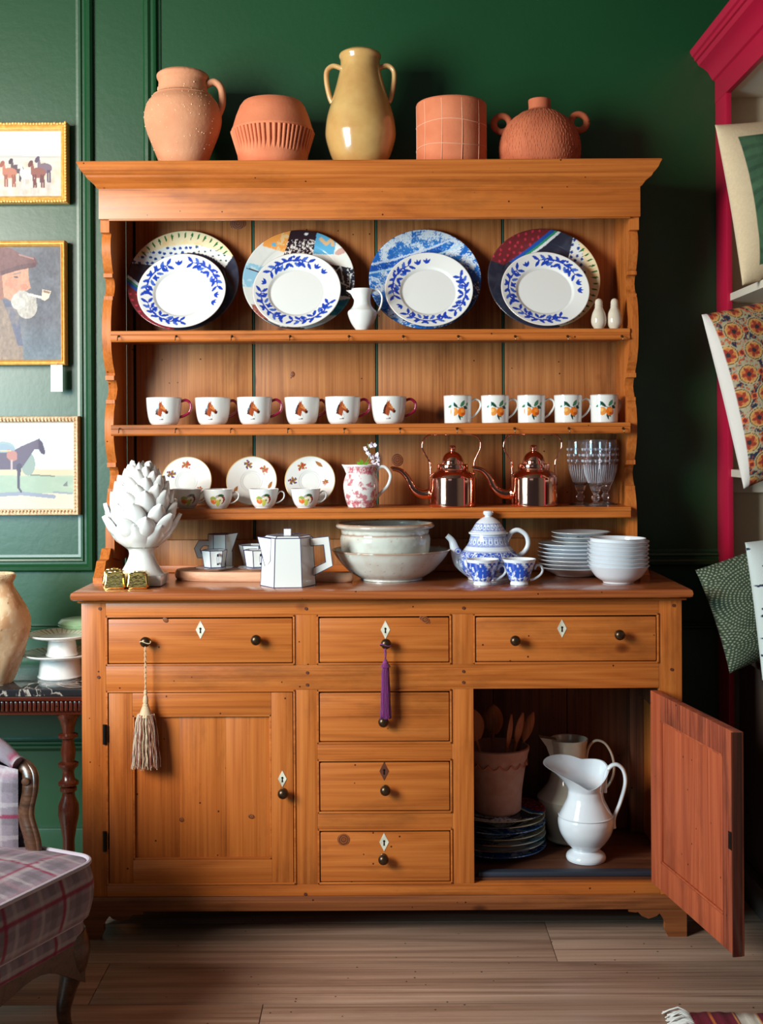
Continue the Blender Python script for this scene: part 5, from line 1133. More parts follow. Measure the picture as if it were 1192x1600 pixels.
# ================================================================ TASSELS
def tassel(name, px, py_top, py_knot, py_skirt, py_end, hw, cols, label, headm, tilt=0):
    y = -.028; s_ = S(y); x, z0 = P(px, py_top, y); e = thing(name, (x, y, z0), label, 'tassel')
    hz = lambda p: (py_top-p)*s_
    b = B()
    for ph in (0, pi): b.tube([(.0022*cos(ph+t*1.1)*(1 if t < 18 else .6), .0022*sin(ph+t*1.1)+.0, hz(py_top)+(hz(py_knot)-0)*t/24) for t in range(25)], .0014, 6)
    b.tube([(.014*cos(a), .006*sin(a)+.0, .004+.003*sin(a*2)) for a in np.linspace(0, 2*pi, 24)], .0014, 6)   # loop over the knob stem
    b.done('cord', headm, e, world=False)
    b = B(); k0, k1 = hz(py_knot), hz(py_skirt); hh = k0-k1
    b.lathe([(.0001, k0), (.0035, k0-.002), (.005, k0-hh*.12), (.0035, k0-hh*.22), (.006, k0-hh*.30), (.0075, k0-hh*.45), (.006, k0-hh*.52), (.008, k0-hh*.62), (hw*s_*.40, k0-hh*.85), (hw*s_*.52, k1-.003), (.0001, k1-.004)], 24)
    hd = b.done('head', headm, e, world=False)
    b = B()
    for j in range(5):
        rr = .006+j*.0016; b.tube([(rr*cos(a), rr*sin(a), k0-hh*(.5+.1*j)+.0008*sin(6*a)) for a in np.linspace(0, 2*pi, 30)], .0011, 5)
    b.done('binding', headm, hd, world=False)
    rs = random.Random(px); L = k1-hz(py_end); bs = [B() for _ in cols]
    for i in range(250):
        q = sqrt(rs.random()); a = rs.uniform(0, 2*pi); r0 = hw*s_*.62*q; r1 = hw*s_*(.15+.95*q); LL = L*rs.uniform(.93, 1.03); w_ = rs.uniform(-.002, .002)
        ph = rs.uniform(0, 6); wv_ = .0016 if hw > 10 else .0006; pts = [((r0+(r1-r0)*t**.7)*cos(a)+wv_*sin(ph+t*14), (r0+(r1-r0)*t**.7)*sin(a)*(.8-.2*t), k1+.004-(LL+.004)*t) for t in (0, .14, .28, .42, .56, .7, .85, 1)]
        bs[i % len(cols)].tube(pts, .0010, 4)
    for b, c in zip(bs, cols): stuff(b.done('skirt', c, e, world=False, sharp=80))
    return e
thr = lambda n, *c: plain(n, rgb(*c), .7, sheen=.3)
tassel('cord_tassel', 227, 1006, 1077, 1118, 1199, 21, [thr('thread_cream', 216, 196, 160), thr('thread_rose', 170, 84, 72), thr('thread_ivory', 232, 220, 200), thr('thread_plum', 132, 72, 84), thr('thread_tan', 184, 130, 100)], 'long cream and rose tassel hanging from the top left drawer knob', thr('thread_head', 206, 176, 140))
PU = thr('thread_purple', 126, 34, 110)
tassel('purple_tassel', 602, 1010, 1029, 1043, 1122, 7.5, [PU, thr('thread_violet', 96, 24, 92)], 'slim purple tassel hanging from the top middle drawer knob', PU)
# ================================================================ IN THE OPEN CUPBOARD
zc_ = zfl+.001; y = .255; s_ = S(y)
cx = .459-.140; stk = [('sponge', 0, 'blue sponged charger, bottom of the stack in the cupboard'), ('collage', .5, 'collage charger, second from bottom of the cupboard stack'), ('collage', 2.6, 'collage charger with teal edge, third from bottom in the cupboard stack'), ('abstract', -2.2, 'red dotted charger in the middle of the cupboard stack'), ('sponge', 2, 'blue sponged charger above the red dotted one in the cupboard'), ('abstract', -1.9, 'cream charger with green dashes, second from top in the cupboard stack'), ('abstract', 2.7, 'topmost charger under the terracotta pot in the cupboard')]
for i, (k, rl, lb) in enumerate(stk):
    me = cm[k]; o = bpy.data.objects.new('charger_plate', me); COL.objects.link(o); o.location = (cx-.002*(i % 2), y, zc_+.002+i*.0165+.001); o.rotation_euler = (0, 0, rl); o.scale = (.83, .83, .83); tag(o, lb, 'plate', 'chargers stacked in the cupboard')
zpot = zc_+.002+6*.0165+.0065
s_ = S(y)
e = thing('terracotta_pot', (cx+.0, y, zpot), 'terracotta pot of wooden spoons on the charger stack', 'pot')
b = B(); b.lathe(wall_prof([(.0001, 0), (32*s_, 0), (34*s_, 2*s_)]+[(a*s_, c*s_) for a, c in [(45.5, 82), (47, 84), (47.5, 88), (50, 98), (50.5, 101)]], .008, .008), 64); b.done('body', plain('frosted_terracotta', rgb(196, 150, 132), .9, mottle=.7, mscale=30, col2=rgb(176, 118, 96), bump=.4, bscale=70), e, world=False, sharp=40)
b = B()
for k in range(16):
    a0 = 2*pi*k/16; b.tube([(46.6*s_*sin(a0+t*.39), -46.6*s_*cos(a0+t*.39), (81-7*sin(pi*t))*s_) for t in np.linspace(0, 1, 6)], .0018, 6)
b.done('swag_relief', M['terraB'], e, world=False, sharp=80)
def utensil(name, p0, p1, bw, bl, dish, face, label):
    """handle from p0 (inside the pot) to p1, then a blade or bowl of width bw, length bl; face=angle of blade about its axis"""
    p0, p1 = Vector(p0), Vector(p1); d = (p1-p0).normalized(); o = thing(name, p0, label, 'spoon', 'wooden spoons in the cupboard pot')
    b = B(); b.tube([(0, 0, 0), p1-p0], [.0055, .0050], 10); b.done('shaft', M['spoon'], o, world=False)
    n = 15; vs = []; side = Vector((0, -1, 0)).cross(d).normalized(); q = Matrix.Rotation(face, 3, d); side = q @ side; nr = side.cross(d).normalized()
    b = B(); prev = None; rings = []
    for i in range(n):
        t = i/(n-1); w_ = bw*sin(pi*min(1, .08+t*.92))**.6; th = .0045*(1-.3*t); c = (p1-p0)+d*(bl*t-.012)
        ring = []
        for k in range(12):
            a = 2*pi*k/12; off = dish*(cos(a)**2)*sin(pi*t); ring.append(c+side*cos(a)*max(w_, .003)+nr*(sin(a)*th-dish*sin(pi*t)+off))
        rings.append(ring)
    vs = [tuple(v) for r_ in rings for v in r_]; fs = [(i*12+k, i*12+(k+1) % 12, (i+1)*12+(k+1) % 12, (i+1)*12+k) for i in range(n-1) for k in range(12)]+[tuple(range(11, -1, -1)), tuple(range((n-1)*12, n*12))]
    b.add(vs, fs); b.done('blade', M['spoon'], o, world=False, sharp=60); return o
zi = zpot+.012
def pp(px, py, yv): x, z = P(px, py, yv); return (x, yv, z)
utensil('wooden_paddle', (cx-.004, y-.01, zi), pp(742, 1150, y-.035), .036, .10, .0, .2, 'broad wooden paddle spoon at the left of the cupboard pot')
utensil('wooden_spoon', (cx-.012, y+.02, zi), pp(770, 1140, y+.03), .030, .085, .012, 0, 'wooden spoon with a round bowl standing upright in the cupboard pot')
utensil('wooden_spoon', (cx+.005, y-.015, zi), pp(793, 1160, y-.03), .022, .095, .006, 1.25, 'wooden spoon seen edge-on in the cupboard pot')
utensil('wooden_spatula', (cx+.012, y+.0, zi), pp(808, 1152, y-.005), .016, .085, .0, .7, 'narrow wooden spatula leaning right in the cupboard pot')
utensil('wooden_spoon', (cx+.014, y+.022, zi), pp(820, 1150, y+.045), .017, .085, .004, .3, 'dark wooden spoon leaning farthest right in the cupboard pot')
# cream pitcher at the back
y = .335; s_ = S(y)
e, s_, _ = vessel('cream_pitcher', 889, .334, zc_, [(34, 0), (36, 3), (34, 8), (40, 30), (49, 62), (49, 68), (40, 78), (31, 92), (27, 112), (27, 140), (29, 152), (30, 156)], M['cream'], 'tall cream pitcher at the back of the open cupboard', 'pitcher', th=.004, yimg=1230)
b = B(); b.prism([(-20*s_, 156*s_), (-46*s_, 160*s_), (-36*s_, 146*s_), (-27*s_, 120*s_)], 'y', -9*s_, 9*s_); b.done('spout', M['cream'], e, world=False, sharp=10)
b = B(); b.lathe([(49*s_, 64*s_), (50.2*s_, 66*s_), (49*s_, 68*s_)], 56); b.done('waist_ridge', M['cream'], e, world=False)
handle(e, [(27*s_, 122*s_), (31*s_, 142*s_), (42*s_, 153*s_), (57*s_, 148*s_), (68*s_, 128*s_), (70*s_, 104*s_), (62*s_, 84*s_), (48*s_, 72*s_)], .0056, M['cream'], flat=.7)
# white ewer: lofted rings with a swept lip
y = .163; s_ = S(y); e = thing('white_ewer', (PX(915, y, 1270), y, zc_), 'white footed ewer with a swept lip standing in front in the open cupboard', 'ewer')
low = smooth2([(30, 0), (31, 4), (29, 9), (22, 14), (21, 17), (30, 26), (40, 42), (43.5, 58), (42, 67), (41, 70), (40, 72), (34, 84), (28.5, 96), (27, 108)], 4)
def rimpt(t, a):
    """t 0..1 up the neck; a angle (0 = toward camera, + = right)"""
    left = max(0, -sin(a)); right = max(0, sin(a)); back = max(0, -cos(a)); front = max(0, cos(a))
    top = 122+27*left**1.5+20*right**2+26*back**1.2-6*front
    r_ = 27+5*t+(34*left**2.6*t**1.6)+4*right*t
    return r_, 108+(top-108)*t
seg = 72; vs = []; nr_ = 0
for r_, z in low: vs += [(r_*s_*sin(2*pi*k/seg), -r_*s_*cos(2*pi*k/seg), z*s_) for k in range(seg)]; nr_ += 1
for j in range(1, 11):
    t = j/10
    for k in range(seg): a = 2*pi*k/seg; r_, z = rimpt(t, a); vs.append((r_*s_*sin(a), -r_*s_*cos(a), z*s_))
    nr_ += 1
inner = []
for j in range(10, -1, -2):
    t = j/10
    for k in range(seg): a = 2*pi*k/seg; r_, z = rimpt(t, a); vs.append(((r_*s_-.0045)*sin(a), -(r_*s_-.0045)*cos(a), z*s_-(.0004 if j == 10 else 0)))
    nr_ += 1
for r_, z in [(40*s_, 60*s_), (30*s_, 30*s_)]: vs += [(( r_-.005)*sin(2*pi*k/seg), -(r_-.005)*cos(2*pi*k/seg), z) for k in range(seg)]; nr_ += 1
fs = [(i*seg+k, i*seg+(k+1) % seg, (i+1)*seg+(k+1) % seg, (i+1)*seg+k) for i in range(nr_-1) for k in range(seg)]+[tuple(range(seg-1, -1, -1)), tuple(range((nr_-1)*seg, nr_*seg))]
b = B(); b.add(vs, fs); b.done('body', M['bluewhite'], e, world=False, sharp=55)
b = B(); b.lathe([(42*s_, 67.5*s_), (42.9*s_, 69*s_), (41.5*s_, 70.5*s_)], 60); b.done('waist_ridge', M['bluewhite'], e, world=False)
handle(e, [(30*s_, 104*s_), (31*s_, 128*s_), (38*s_, 143*s_), (49*s_, 147*s_), (59*s_, 138*s_), (62*s_, 118*s_), (54*s_, 88*s_), (45*s_, 66*s_), (44*s_, 52*s_), (45*s_, 48*s_)], .0095, M['bluewhite'], flat=.65, r1=.0075)
# ================================================================ LEFT OF THE DRESSER
TZ = .643; TX1 = -.815
tb = thing('side_table', (-1.25, .28, 0), 'mahogany side table with dark marble top left of the dresser', 'table')
b = B(); b.box(-1.75, TX1, .098, .47, TZ-.020, TZ, .004); b.done('marble_top', M['marble'], tb)
b = B(); b.box(-1.74, TX1-.004, .104, .466, TZ-.034, TZ-.0205, .004); b.done('top_moulding', M['mahog'], tb)
b = B(); b.box(-1.72, TX1-.012, .122, .455, TZ-.075, TZ-.0345, .001); b.done('apron', M['mahog'], tb)
gd = B(); gd.box(-.0052, .0052, -.008, .004, -.014, .014, .004); gme = gd.mesh('gadroon')
for i in range(74):
    o = link('gadroon', gme, M['mahogZ'], tb); o.location = Vector((TX1-.012-i*.0125, .117, TZ-.0495))-base_of(tb)
lp = [(0, .022), (.02, .024), (.05, .026), (.08, .016), (.15, .017), (.212, .016), (.25, .022), (.285, .029), (.31, .028), (.335, .018), (.345, .017), (.35, .023), (.358, .023), (.362, .018), (.367, .028), (.374, .028), (.382, .018), (.40, .0155), (.41, .018), (.418, .027), (.426, .028), (.432, .017), (.46, .021), (.485, .0165), (.495, .016), (.499, .027), (.506, .027), (.511, .016), (.53, .019), (.55, .025), (.556, .031), (.568, .031)]
for lx_, ly_ in ((PX(106, .15, 1200), .155), (PX(106, .15, 1200), .42), (-1.68, .155), (-1.68, .42)):
    b = B(); b.lathe([(.0001, 0)]+[(r_, z) for z, r_ in lp]+[(.0001, .568)], 32, (lx_, ly_, 0)); b.done('turned_leg', M['mahogZ'], tb, sharp=45)
# big worn jar
y = .200; s_ = S(y)
e = thing('worn_clay_jar', (PX(-8, y, 980), y, TZ+.0006), 'large worn buff clay jar on the marble side table', 'jar')
pr = smooth2([(26, 0), (28, 2), (38, 28), (48, 60), (53, 90), (50, 112), (40, 132), (32, 145), (29, 154), (31, 160), (33, 164), (32, 168)], 4)
def jarp(ang, z, r, top, x, y):
    cv = Cv(ang*.09, z, rgb(222, 190, 152)); n = fbm(ang*3+20, z*22, 3, 5); n2 = fbm(ang*14+20, z*120, 5, 3)
    cv.mix(np.clip((n-.5)*5, 0, 1)*.8, rgb(196, 142, 98)); cv.mix(np.clip((n2-.6)*6, 0, 1)*.6, rgb(240, 216, 186)); cv.put(vn(ang*60+50, z*600, 8) > .95, rgb(110, 90, 70)); return cv.c
me = plathe('body', wall_prof([(.0001, 0)]+[(a*s_, c*s_) for a, c in pr], .009, .01), 140, jarp, .0035)
for v in me.vertices:
    a = atan2(v.co.x, -v.co.y); h = v.co.z; k = 1+.03*sin(a*3+h*22)+.022*sin(a*5-h*40); v.co.x *= k; v.co.y *= k
link('body', me, M['matteprint'], e)
# cake stands
y = .275; s_ = S(y)
def cs_paint(R):
    def f(ang, z, r, top, x, y):
        cv = Cv(x, y, W0); rr = r/R; fl = (np.abs(((ang*18/pi) % 1)-.5) < .10) & (rr > .62) & (rr < .97) & ~top; cv.put(fl, rgb(70, 66, 58)); cv.mix(((rr > .62) & (rr < .97) & ~top).astype(float)*.35, rgb(206, 196, 140)); return cv.c
    return f
def cakestand(px, hw, fw, hgt, z0, label):
    e = thing('cake_stand', (PX(px, y, 1020), y, z0), label, 'cake stand', 'white cake stands on the side table'); R = hw*s_
    b = B(); b.lathe([(.0001, .001), ((fw-4)*s_, .001), ((fw)*s_, 0), ((fw+1)*s_, 2*s_), ((fw-1)*s_, 5*s_), ((fw-3)*s_, (hgt-8)*s_), ((fw-2.5)*s_, (hgt-3)*s_), (.0001, (hgt-3)*s_)], 56); b.done('foot', M['white'], e, world=False, sharp=50)
    z1 = (hgt-4)*s_
    me = plathe('plate', [(.0001, z1), (R*.6, z1), (R*.95, z1+5*s_), (R, z1+8*s_), (R*.99, z1+9*s_), (R*.93, z1+7.5*s_), (R*.62, z1+3*s_), (.0001, z1+2.5*s_)], 220, cs_paint(R), .003); link('plate', me, M['print'], e); return z0+z1+3*s_
zz = cakestand(94, 58, 34, 34, TZ+.0006, 'lower white cake stand with hatched rim, under its smaller twin')
cakestand(97, 53, 24, 30, zz+.0008, 'upper white cake stand with hatched rim, stacked on the larger one')
# pale green stand behind
y = .42; s_ = S(y)
e = thing('green_dish_stand', (PX(128, y, 1000), y, TZ+.0006), 'pale green footed dish half hidden behind the dresser side', 'dish')
hb = ZC(979, y)-TZ
b = B(); b.lathe([(.0001, 0), (.045, 0), (.045, .004), (.02, .012), (.016, hb-.012), (.04, hb-.002), (.0001, hb-.002)], 40); b.done('foot', M['greenplate'], e, world=False, sharp=50)
b = B(); b.lathe([(.0001, hb-.002), (.05, hb-.001), (.066, hb+.004), (.070, hb+.011), (.068, hb+.013), (.0001, hb+.010)], 56); b.done('dish', M['greenplate'], e, world=False, sharp=50)
b = B(); b.lathe([(.0001, hb+.0135), (.068, hb+.0135), (.070, hb+.018), (.060, hb+.028), (.04, hb+.031), (.0001, hb+.031)], 56); b.done('cover', M['greenplate'], e, world=False, sharp=50)
# ---------------- pictures; haze of window light on their glass is painted into the canvases
def picture(name, px0, px1, py0, py1, fw, label, paint, fm, style, yd=.034):
    yw = YW-.012; y = yw-.012
    x0, x1 = PX(px0, yw-yd, (py0+py1)/2), PX(px1, yw-yd, (py0+py1)/2); z1, z0 = P((px0+px1)/2, py0, yw-yd)[1], P((px0+px1)/2, py1, yw-yd)[1]
    dz = P(px1, py0, yw-yd)[1]-z1; z0 += dz; z1 += dz
    e = thing(name, ((x0+x1)/2, YW-.006, (z0+z1)/2), label, 'picture'); k = S(yw-yd); f = fw*k
    prof = {'ornate': [(0, 0), (0, .026), (.004, .032), (f*.30, .034), (f*.42, .026), (f*.5, .024), (f*.62, .027), (f*.85, .024), (f, .016), (f, 0)],
            'plain': [(0, 0), (0, .028), (.002, .032), (f*.25, .033), (f*.35, .026), (f*.5, .025), (f*.62, .030), (f*.85, .024), (f, .014), (f, 0)],
            'bead': [(0, 0), (0, .030), (.002, .034), (f*.4, .030), (f*.9, .022), (f, .012), (f, 0)]}[style]
    b = B(); b.frame(x0, x1, z0, z1, YW-.010, prof); fr = b.done('frame', M[fm], e, sharp=25)
    b = B(); b.box(x0+.004, x1-.004, YW-.010, YW-.0005, z0+.004, z1-.004); b.done('backing', M['black'], e, smooth=False)
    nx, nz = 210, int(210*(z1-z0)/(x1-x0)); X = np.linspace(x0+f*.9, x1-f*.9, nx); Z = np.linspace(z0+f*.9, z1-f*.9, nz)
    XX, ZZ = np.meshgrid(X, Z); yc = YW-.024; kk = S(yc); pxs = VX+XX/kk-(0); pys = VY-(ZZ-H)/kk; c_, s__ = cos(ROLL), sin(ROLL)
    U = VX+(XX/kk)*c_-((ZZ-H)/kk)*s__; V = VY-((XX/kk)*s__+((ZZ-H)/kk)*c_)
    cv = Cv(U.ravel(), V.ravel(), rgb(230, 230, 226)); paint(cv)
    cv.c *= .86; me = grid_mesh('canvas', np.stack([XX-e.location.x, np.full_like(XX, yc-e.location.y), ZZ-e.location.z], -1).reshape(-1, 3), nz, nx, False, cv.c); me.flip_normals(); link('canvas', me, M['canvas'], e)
    if style == 'bead':
        b = B(); st = .0105
        for zz in (z0+f*.30, z0+f*.65, z1-f*.30, z1-f*.65):
            for i in range(int((x1-x0)/st)): b.ball((x0+st*(i+.5), YW-.010-.030, zz), .0042, 1, .8, 1, 6, 4)
        for xx in (x1-f*.30, x1-f*.65):
            for i in range(int((z1-z0-.02)/st)): b.ball((xx, YW-.010-.030, z0+.01+st*(i+.5)), .0042, 1, .8, 1, 6, 4)
        stuff(b.done('beading', M[fm], e, sharp=80))
    if style == 'ornate':
        b = B(); rs = random.Random(2)
        for i in range(int((x1-x0)/.009)):
            xx = x0+.008+i*.009
            for zz in (z0+f*.2, z1-f*.2): b.ball((xx, YW-.010-.033, zz+rs.uniform(-.001, .001)), .0052, 1.1, .35, .8, 7, 4)
        for i in range(int((z1-z0)/.009)):
            for xx in (x1-f*.2, x0+f*.2): b.ball((xx, YW-.010-.033, z0+.008+i*.009), .0052, .8, .35, 1.1, 7, 4)
        stuff(b.done('leaf_carving', M[fm], e, sharp=80))
    return e
def paint1(cv):  # washed-out tones carry the glare of the glazing
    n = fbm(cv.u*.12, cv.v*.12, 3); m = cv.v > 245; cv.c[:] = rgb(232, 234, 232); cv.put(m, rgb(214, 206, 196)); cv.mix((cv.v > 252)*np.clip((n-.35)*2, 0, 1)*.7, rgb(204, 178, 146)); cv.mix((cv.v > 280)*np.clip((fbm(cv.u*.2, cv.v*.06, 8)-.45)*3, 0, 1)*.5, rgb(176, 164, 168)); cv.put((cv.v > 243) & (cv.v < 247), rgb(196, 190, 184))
    def horse(cx, cy, k, c, c2, dirn=-1):
        cv.ell(cx, cy, 9*k, 6.5*k, 0, c); cv.poly([(cx+dirn*4*k, cy-2*k), (cx+dirn*7*k, cy-14*k), (cx+dirn*11*k, cy-13*k), (cx+dirn*12*k, cy-7*k), (cx+dirn*9*k, cy-8*k), (cx+dirn*9*k, cy+2*k)], c); cv.ell(cx+dirn*9.5*k, cy-11*k, 2.6*k, 4.5*k, dirn*-.5, c2)
        for dx in (-6, -3.5, 3.5, 6): cv.stroke([(cx+dx*k, cy+3*k), (cx+(dx+.6)*k, cy+17*k)], 1.05*k, c2)
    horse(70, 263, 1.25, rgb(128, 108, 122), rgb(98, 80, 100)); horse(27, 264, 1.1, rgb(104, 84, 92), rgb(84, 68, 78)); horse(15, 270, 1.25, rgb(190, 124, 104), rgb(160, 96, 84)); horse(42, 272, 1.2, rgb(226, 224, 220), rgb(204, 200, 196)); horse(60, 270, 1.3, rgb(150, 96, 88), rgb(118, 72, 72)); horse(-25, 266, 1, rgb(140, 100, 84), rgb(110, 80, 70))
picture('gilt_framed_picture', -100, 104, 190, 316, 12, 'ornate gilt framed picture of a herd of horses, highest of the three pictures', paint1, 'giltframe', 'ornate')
def paint2(cv):
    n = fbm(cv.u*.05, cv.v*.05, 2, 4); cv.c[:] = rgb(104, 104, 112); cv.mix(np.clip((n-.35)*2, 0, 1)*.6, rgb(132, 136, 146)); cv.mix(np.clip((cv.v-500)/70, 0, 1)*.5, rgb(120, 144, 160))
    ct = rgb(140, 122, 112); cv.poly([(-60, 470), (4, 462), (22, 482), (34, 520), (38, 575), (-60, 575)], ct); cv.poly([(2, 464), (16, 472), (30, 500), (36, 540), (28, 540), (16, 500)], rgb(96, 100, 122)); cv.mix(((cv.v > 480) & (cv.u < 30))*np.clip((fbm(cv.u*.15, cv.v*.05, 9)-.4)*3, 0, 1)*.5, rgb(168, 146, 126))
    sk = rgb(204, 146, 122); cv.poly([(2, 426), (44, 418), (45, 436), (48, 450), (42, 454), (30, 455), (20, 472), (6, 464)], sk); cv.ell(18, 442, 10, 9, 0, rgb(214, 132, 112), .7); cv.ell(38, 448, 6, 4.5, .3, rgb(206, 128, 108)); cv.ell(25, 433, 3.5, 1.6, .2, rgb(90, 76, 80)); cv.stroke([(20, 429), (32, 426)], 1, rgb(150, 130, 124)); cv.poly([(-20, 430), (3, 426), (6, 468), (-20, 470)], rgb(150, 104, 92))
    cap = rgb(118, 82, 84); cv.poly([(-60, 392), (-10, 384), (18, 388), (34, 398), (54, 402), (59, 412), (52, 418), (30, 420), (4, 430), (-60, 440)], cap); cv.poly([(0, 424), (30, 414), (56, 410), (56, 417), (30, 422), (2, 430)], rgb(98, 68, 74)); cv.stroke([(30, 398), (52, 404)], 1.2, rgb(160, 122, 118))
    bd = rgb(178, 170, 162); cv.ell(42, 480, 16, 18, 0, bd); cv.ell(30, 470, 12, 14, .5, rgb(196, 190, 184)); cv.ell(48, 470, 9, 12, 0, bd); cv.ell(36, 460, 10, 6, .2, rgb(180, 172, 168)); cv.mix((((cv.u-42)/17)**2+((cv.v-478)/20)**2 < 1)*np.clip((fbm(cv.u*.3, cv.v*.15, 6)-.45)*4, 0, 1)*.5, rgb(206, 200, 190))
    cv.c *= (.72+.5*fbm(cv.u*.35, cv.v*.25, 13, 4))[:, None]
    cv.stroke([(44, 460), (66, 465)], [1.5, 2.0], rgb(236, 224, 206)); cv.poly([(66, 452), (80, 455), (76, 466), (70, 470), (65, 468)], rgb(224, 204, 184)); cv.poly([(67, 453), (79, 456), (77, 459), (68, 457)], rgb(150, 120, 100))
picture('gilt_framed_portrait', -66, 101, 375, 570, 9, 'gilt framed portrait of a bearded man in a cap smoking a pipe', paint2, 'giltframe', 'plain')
def paint3(cv):  # pale palette has the reflected haze mixed into it
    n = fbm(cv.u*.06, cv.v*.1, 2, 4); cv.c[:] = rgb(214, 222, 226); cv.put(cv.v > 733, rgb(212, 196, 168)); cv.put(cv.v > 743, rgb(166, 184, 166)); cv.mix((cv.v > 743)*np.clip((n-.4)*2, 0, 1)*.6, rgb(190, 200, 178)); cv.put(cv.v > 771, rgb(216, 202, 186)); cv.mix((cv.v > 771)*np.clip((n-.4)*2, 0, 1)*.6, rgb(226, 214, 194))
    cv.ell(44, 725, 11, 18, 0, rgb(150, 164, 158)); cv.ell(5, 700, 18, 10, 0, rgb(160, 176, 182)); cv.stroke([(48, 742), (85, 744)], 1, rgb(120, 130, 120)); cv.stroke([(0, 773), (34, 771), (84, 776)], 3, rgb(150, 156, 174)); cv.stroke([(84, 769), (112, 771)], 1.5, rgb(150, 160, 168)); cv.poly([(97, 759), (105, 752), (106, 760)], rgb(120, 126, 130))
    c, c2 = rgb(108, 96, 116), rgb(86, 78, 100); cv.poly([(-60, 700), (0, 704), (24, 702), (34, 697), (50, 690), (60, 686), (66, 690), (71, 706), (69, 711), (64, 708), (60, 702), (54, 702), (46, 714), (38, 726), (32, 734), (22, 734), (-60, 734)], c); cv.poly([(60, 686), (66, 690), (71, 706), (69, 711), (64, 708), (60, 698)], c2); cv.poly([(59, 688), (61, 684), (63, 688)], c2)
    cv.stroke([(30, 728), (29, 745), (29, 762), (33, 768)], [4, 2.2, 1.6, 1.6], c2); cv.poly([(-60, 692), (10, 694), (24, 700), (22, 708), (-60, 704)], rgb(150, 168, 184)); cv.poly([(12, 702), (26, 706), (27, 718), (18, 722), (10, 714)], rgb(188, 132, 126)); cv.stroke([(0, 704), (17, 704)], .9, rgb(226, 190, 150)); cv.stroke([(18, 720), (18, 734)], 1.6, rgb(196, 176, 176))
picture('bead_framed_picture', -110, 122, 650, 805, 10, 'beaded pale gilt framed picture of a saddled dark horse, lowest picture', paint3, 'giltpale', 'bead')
# price tag
yt = YW-.046; x, z = P(88.5, 591, yt); s_ = S(yt)
e = thing('hanging_tag', (x, yt, z), 'small blank white tag hanging under the pipe smoker portrait', 'tag')
b = B(); b.box(-9.2*s_, 9.2*s_, -.0006, .0006, -21*s_, 21*s_, .0004); b.done('card', M['paper'], e, world=False, smooth=False)
b = B(); b.tube([(0, -.0012, 18*s_), (-.001, -.001, 24*s_), (-.002, .006, 27*s_)], .0005, 5); b.tube([(0, -.0012, 18*s_), (.002, -.001, 24*s_), (.002, .006, 27*s_)], .0005, 5); b.done('string', M['edge'], e, world=False)
b = B(); b.lathe([(.0001, 0), (.0012, 0), (.0012, .0003), (.0001, .0003)], 10, (0, -.0006, 18*s_), Matrix.Rotation(pi/2, 3, 'X')); b.done('eyelet', M['bronze'], e, world=False)
# ---------------- armchair
ch = thing('plaid_armchair', (-.95, -.60, 0), 'plaid upholstered armchair with carved dark cabriole legs in the left foreground', 'armchair', rz=0)
A = Vector((-.640, -.53, 0)); fw = Vector((.902, -.431, 0)); lf = Vector((-.431, -.902, 0))   # forward, along the front edge toward the camera
def CP(u, v, z): p = A-fw*u+lf*v; return (p.x, p.y, z)                       # u back from front edge, v along it
def plaid(cv, k=1):
    base = rgb(128, 115, 126); cv.c[:] = base
    for per, off, w_, col, al in ((.075, 0, .020, rgb(96, 86, 94), .55), (.075, .035, .010, rgb(170, 160, 162), .5)):
        for q in (cv.u, cv.v): cv.mix((((q+off) % per) < w_).astype(float)*al, col)
    for q in (cv.u, cv.v): cv.mix((((q+.045) % .17) < .0075).astype(float)*.85, rgb(128, 26, 62)); cv.mix((((q+.125) % .17) < .014).astype(float)*.35, rgb(150, 110, 122))
    n = vn(cv.u*2600, cv.v*300, 2); n2 = vn(cv.u*300, cv.v*2600, 4); cv.c *= (.86+.16*n+.12*n2)[:, None]
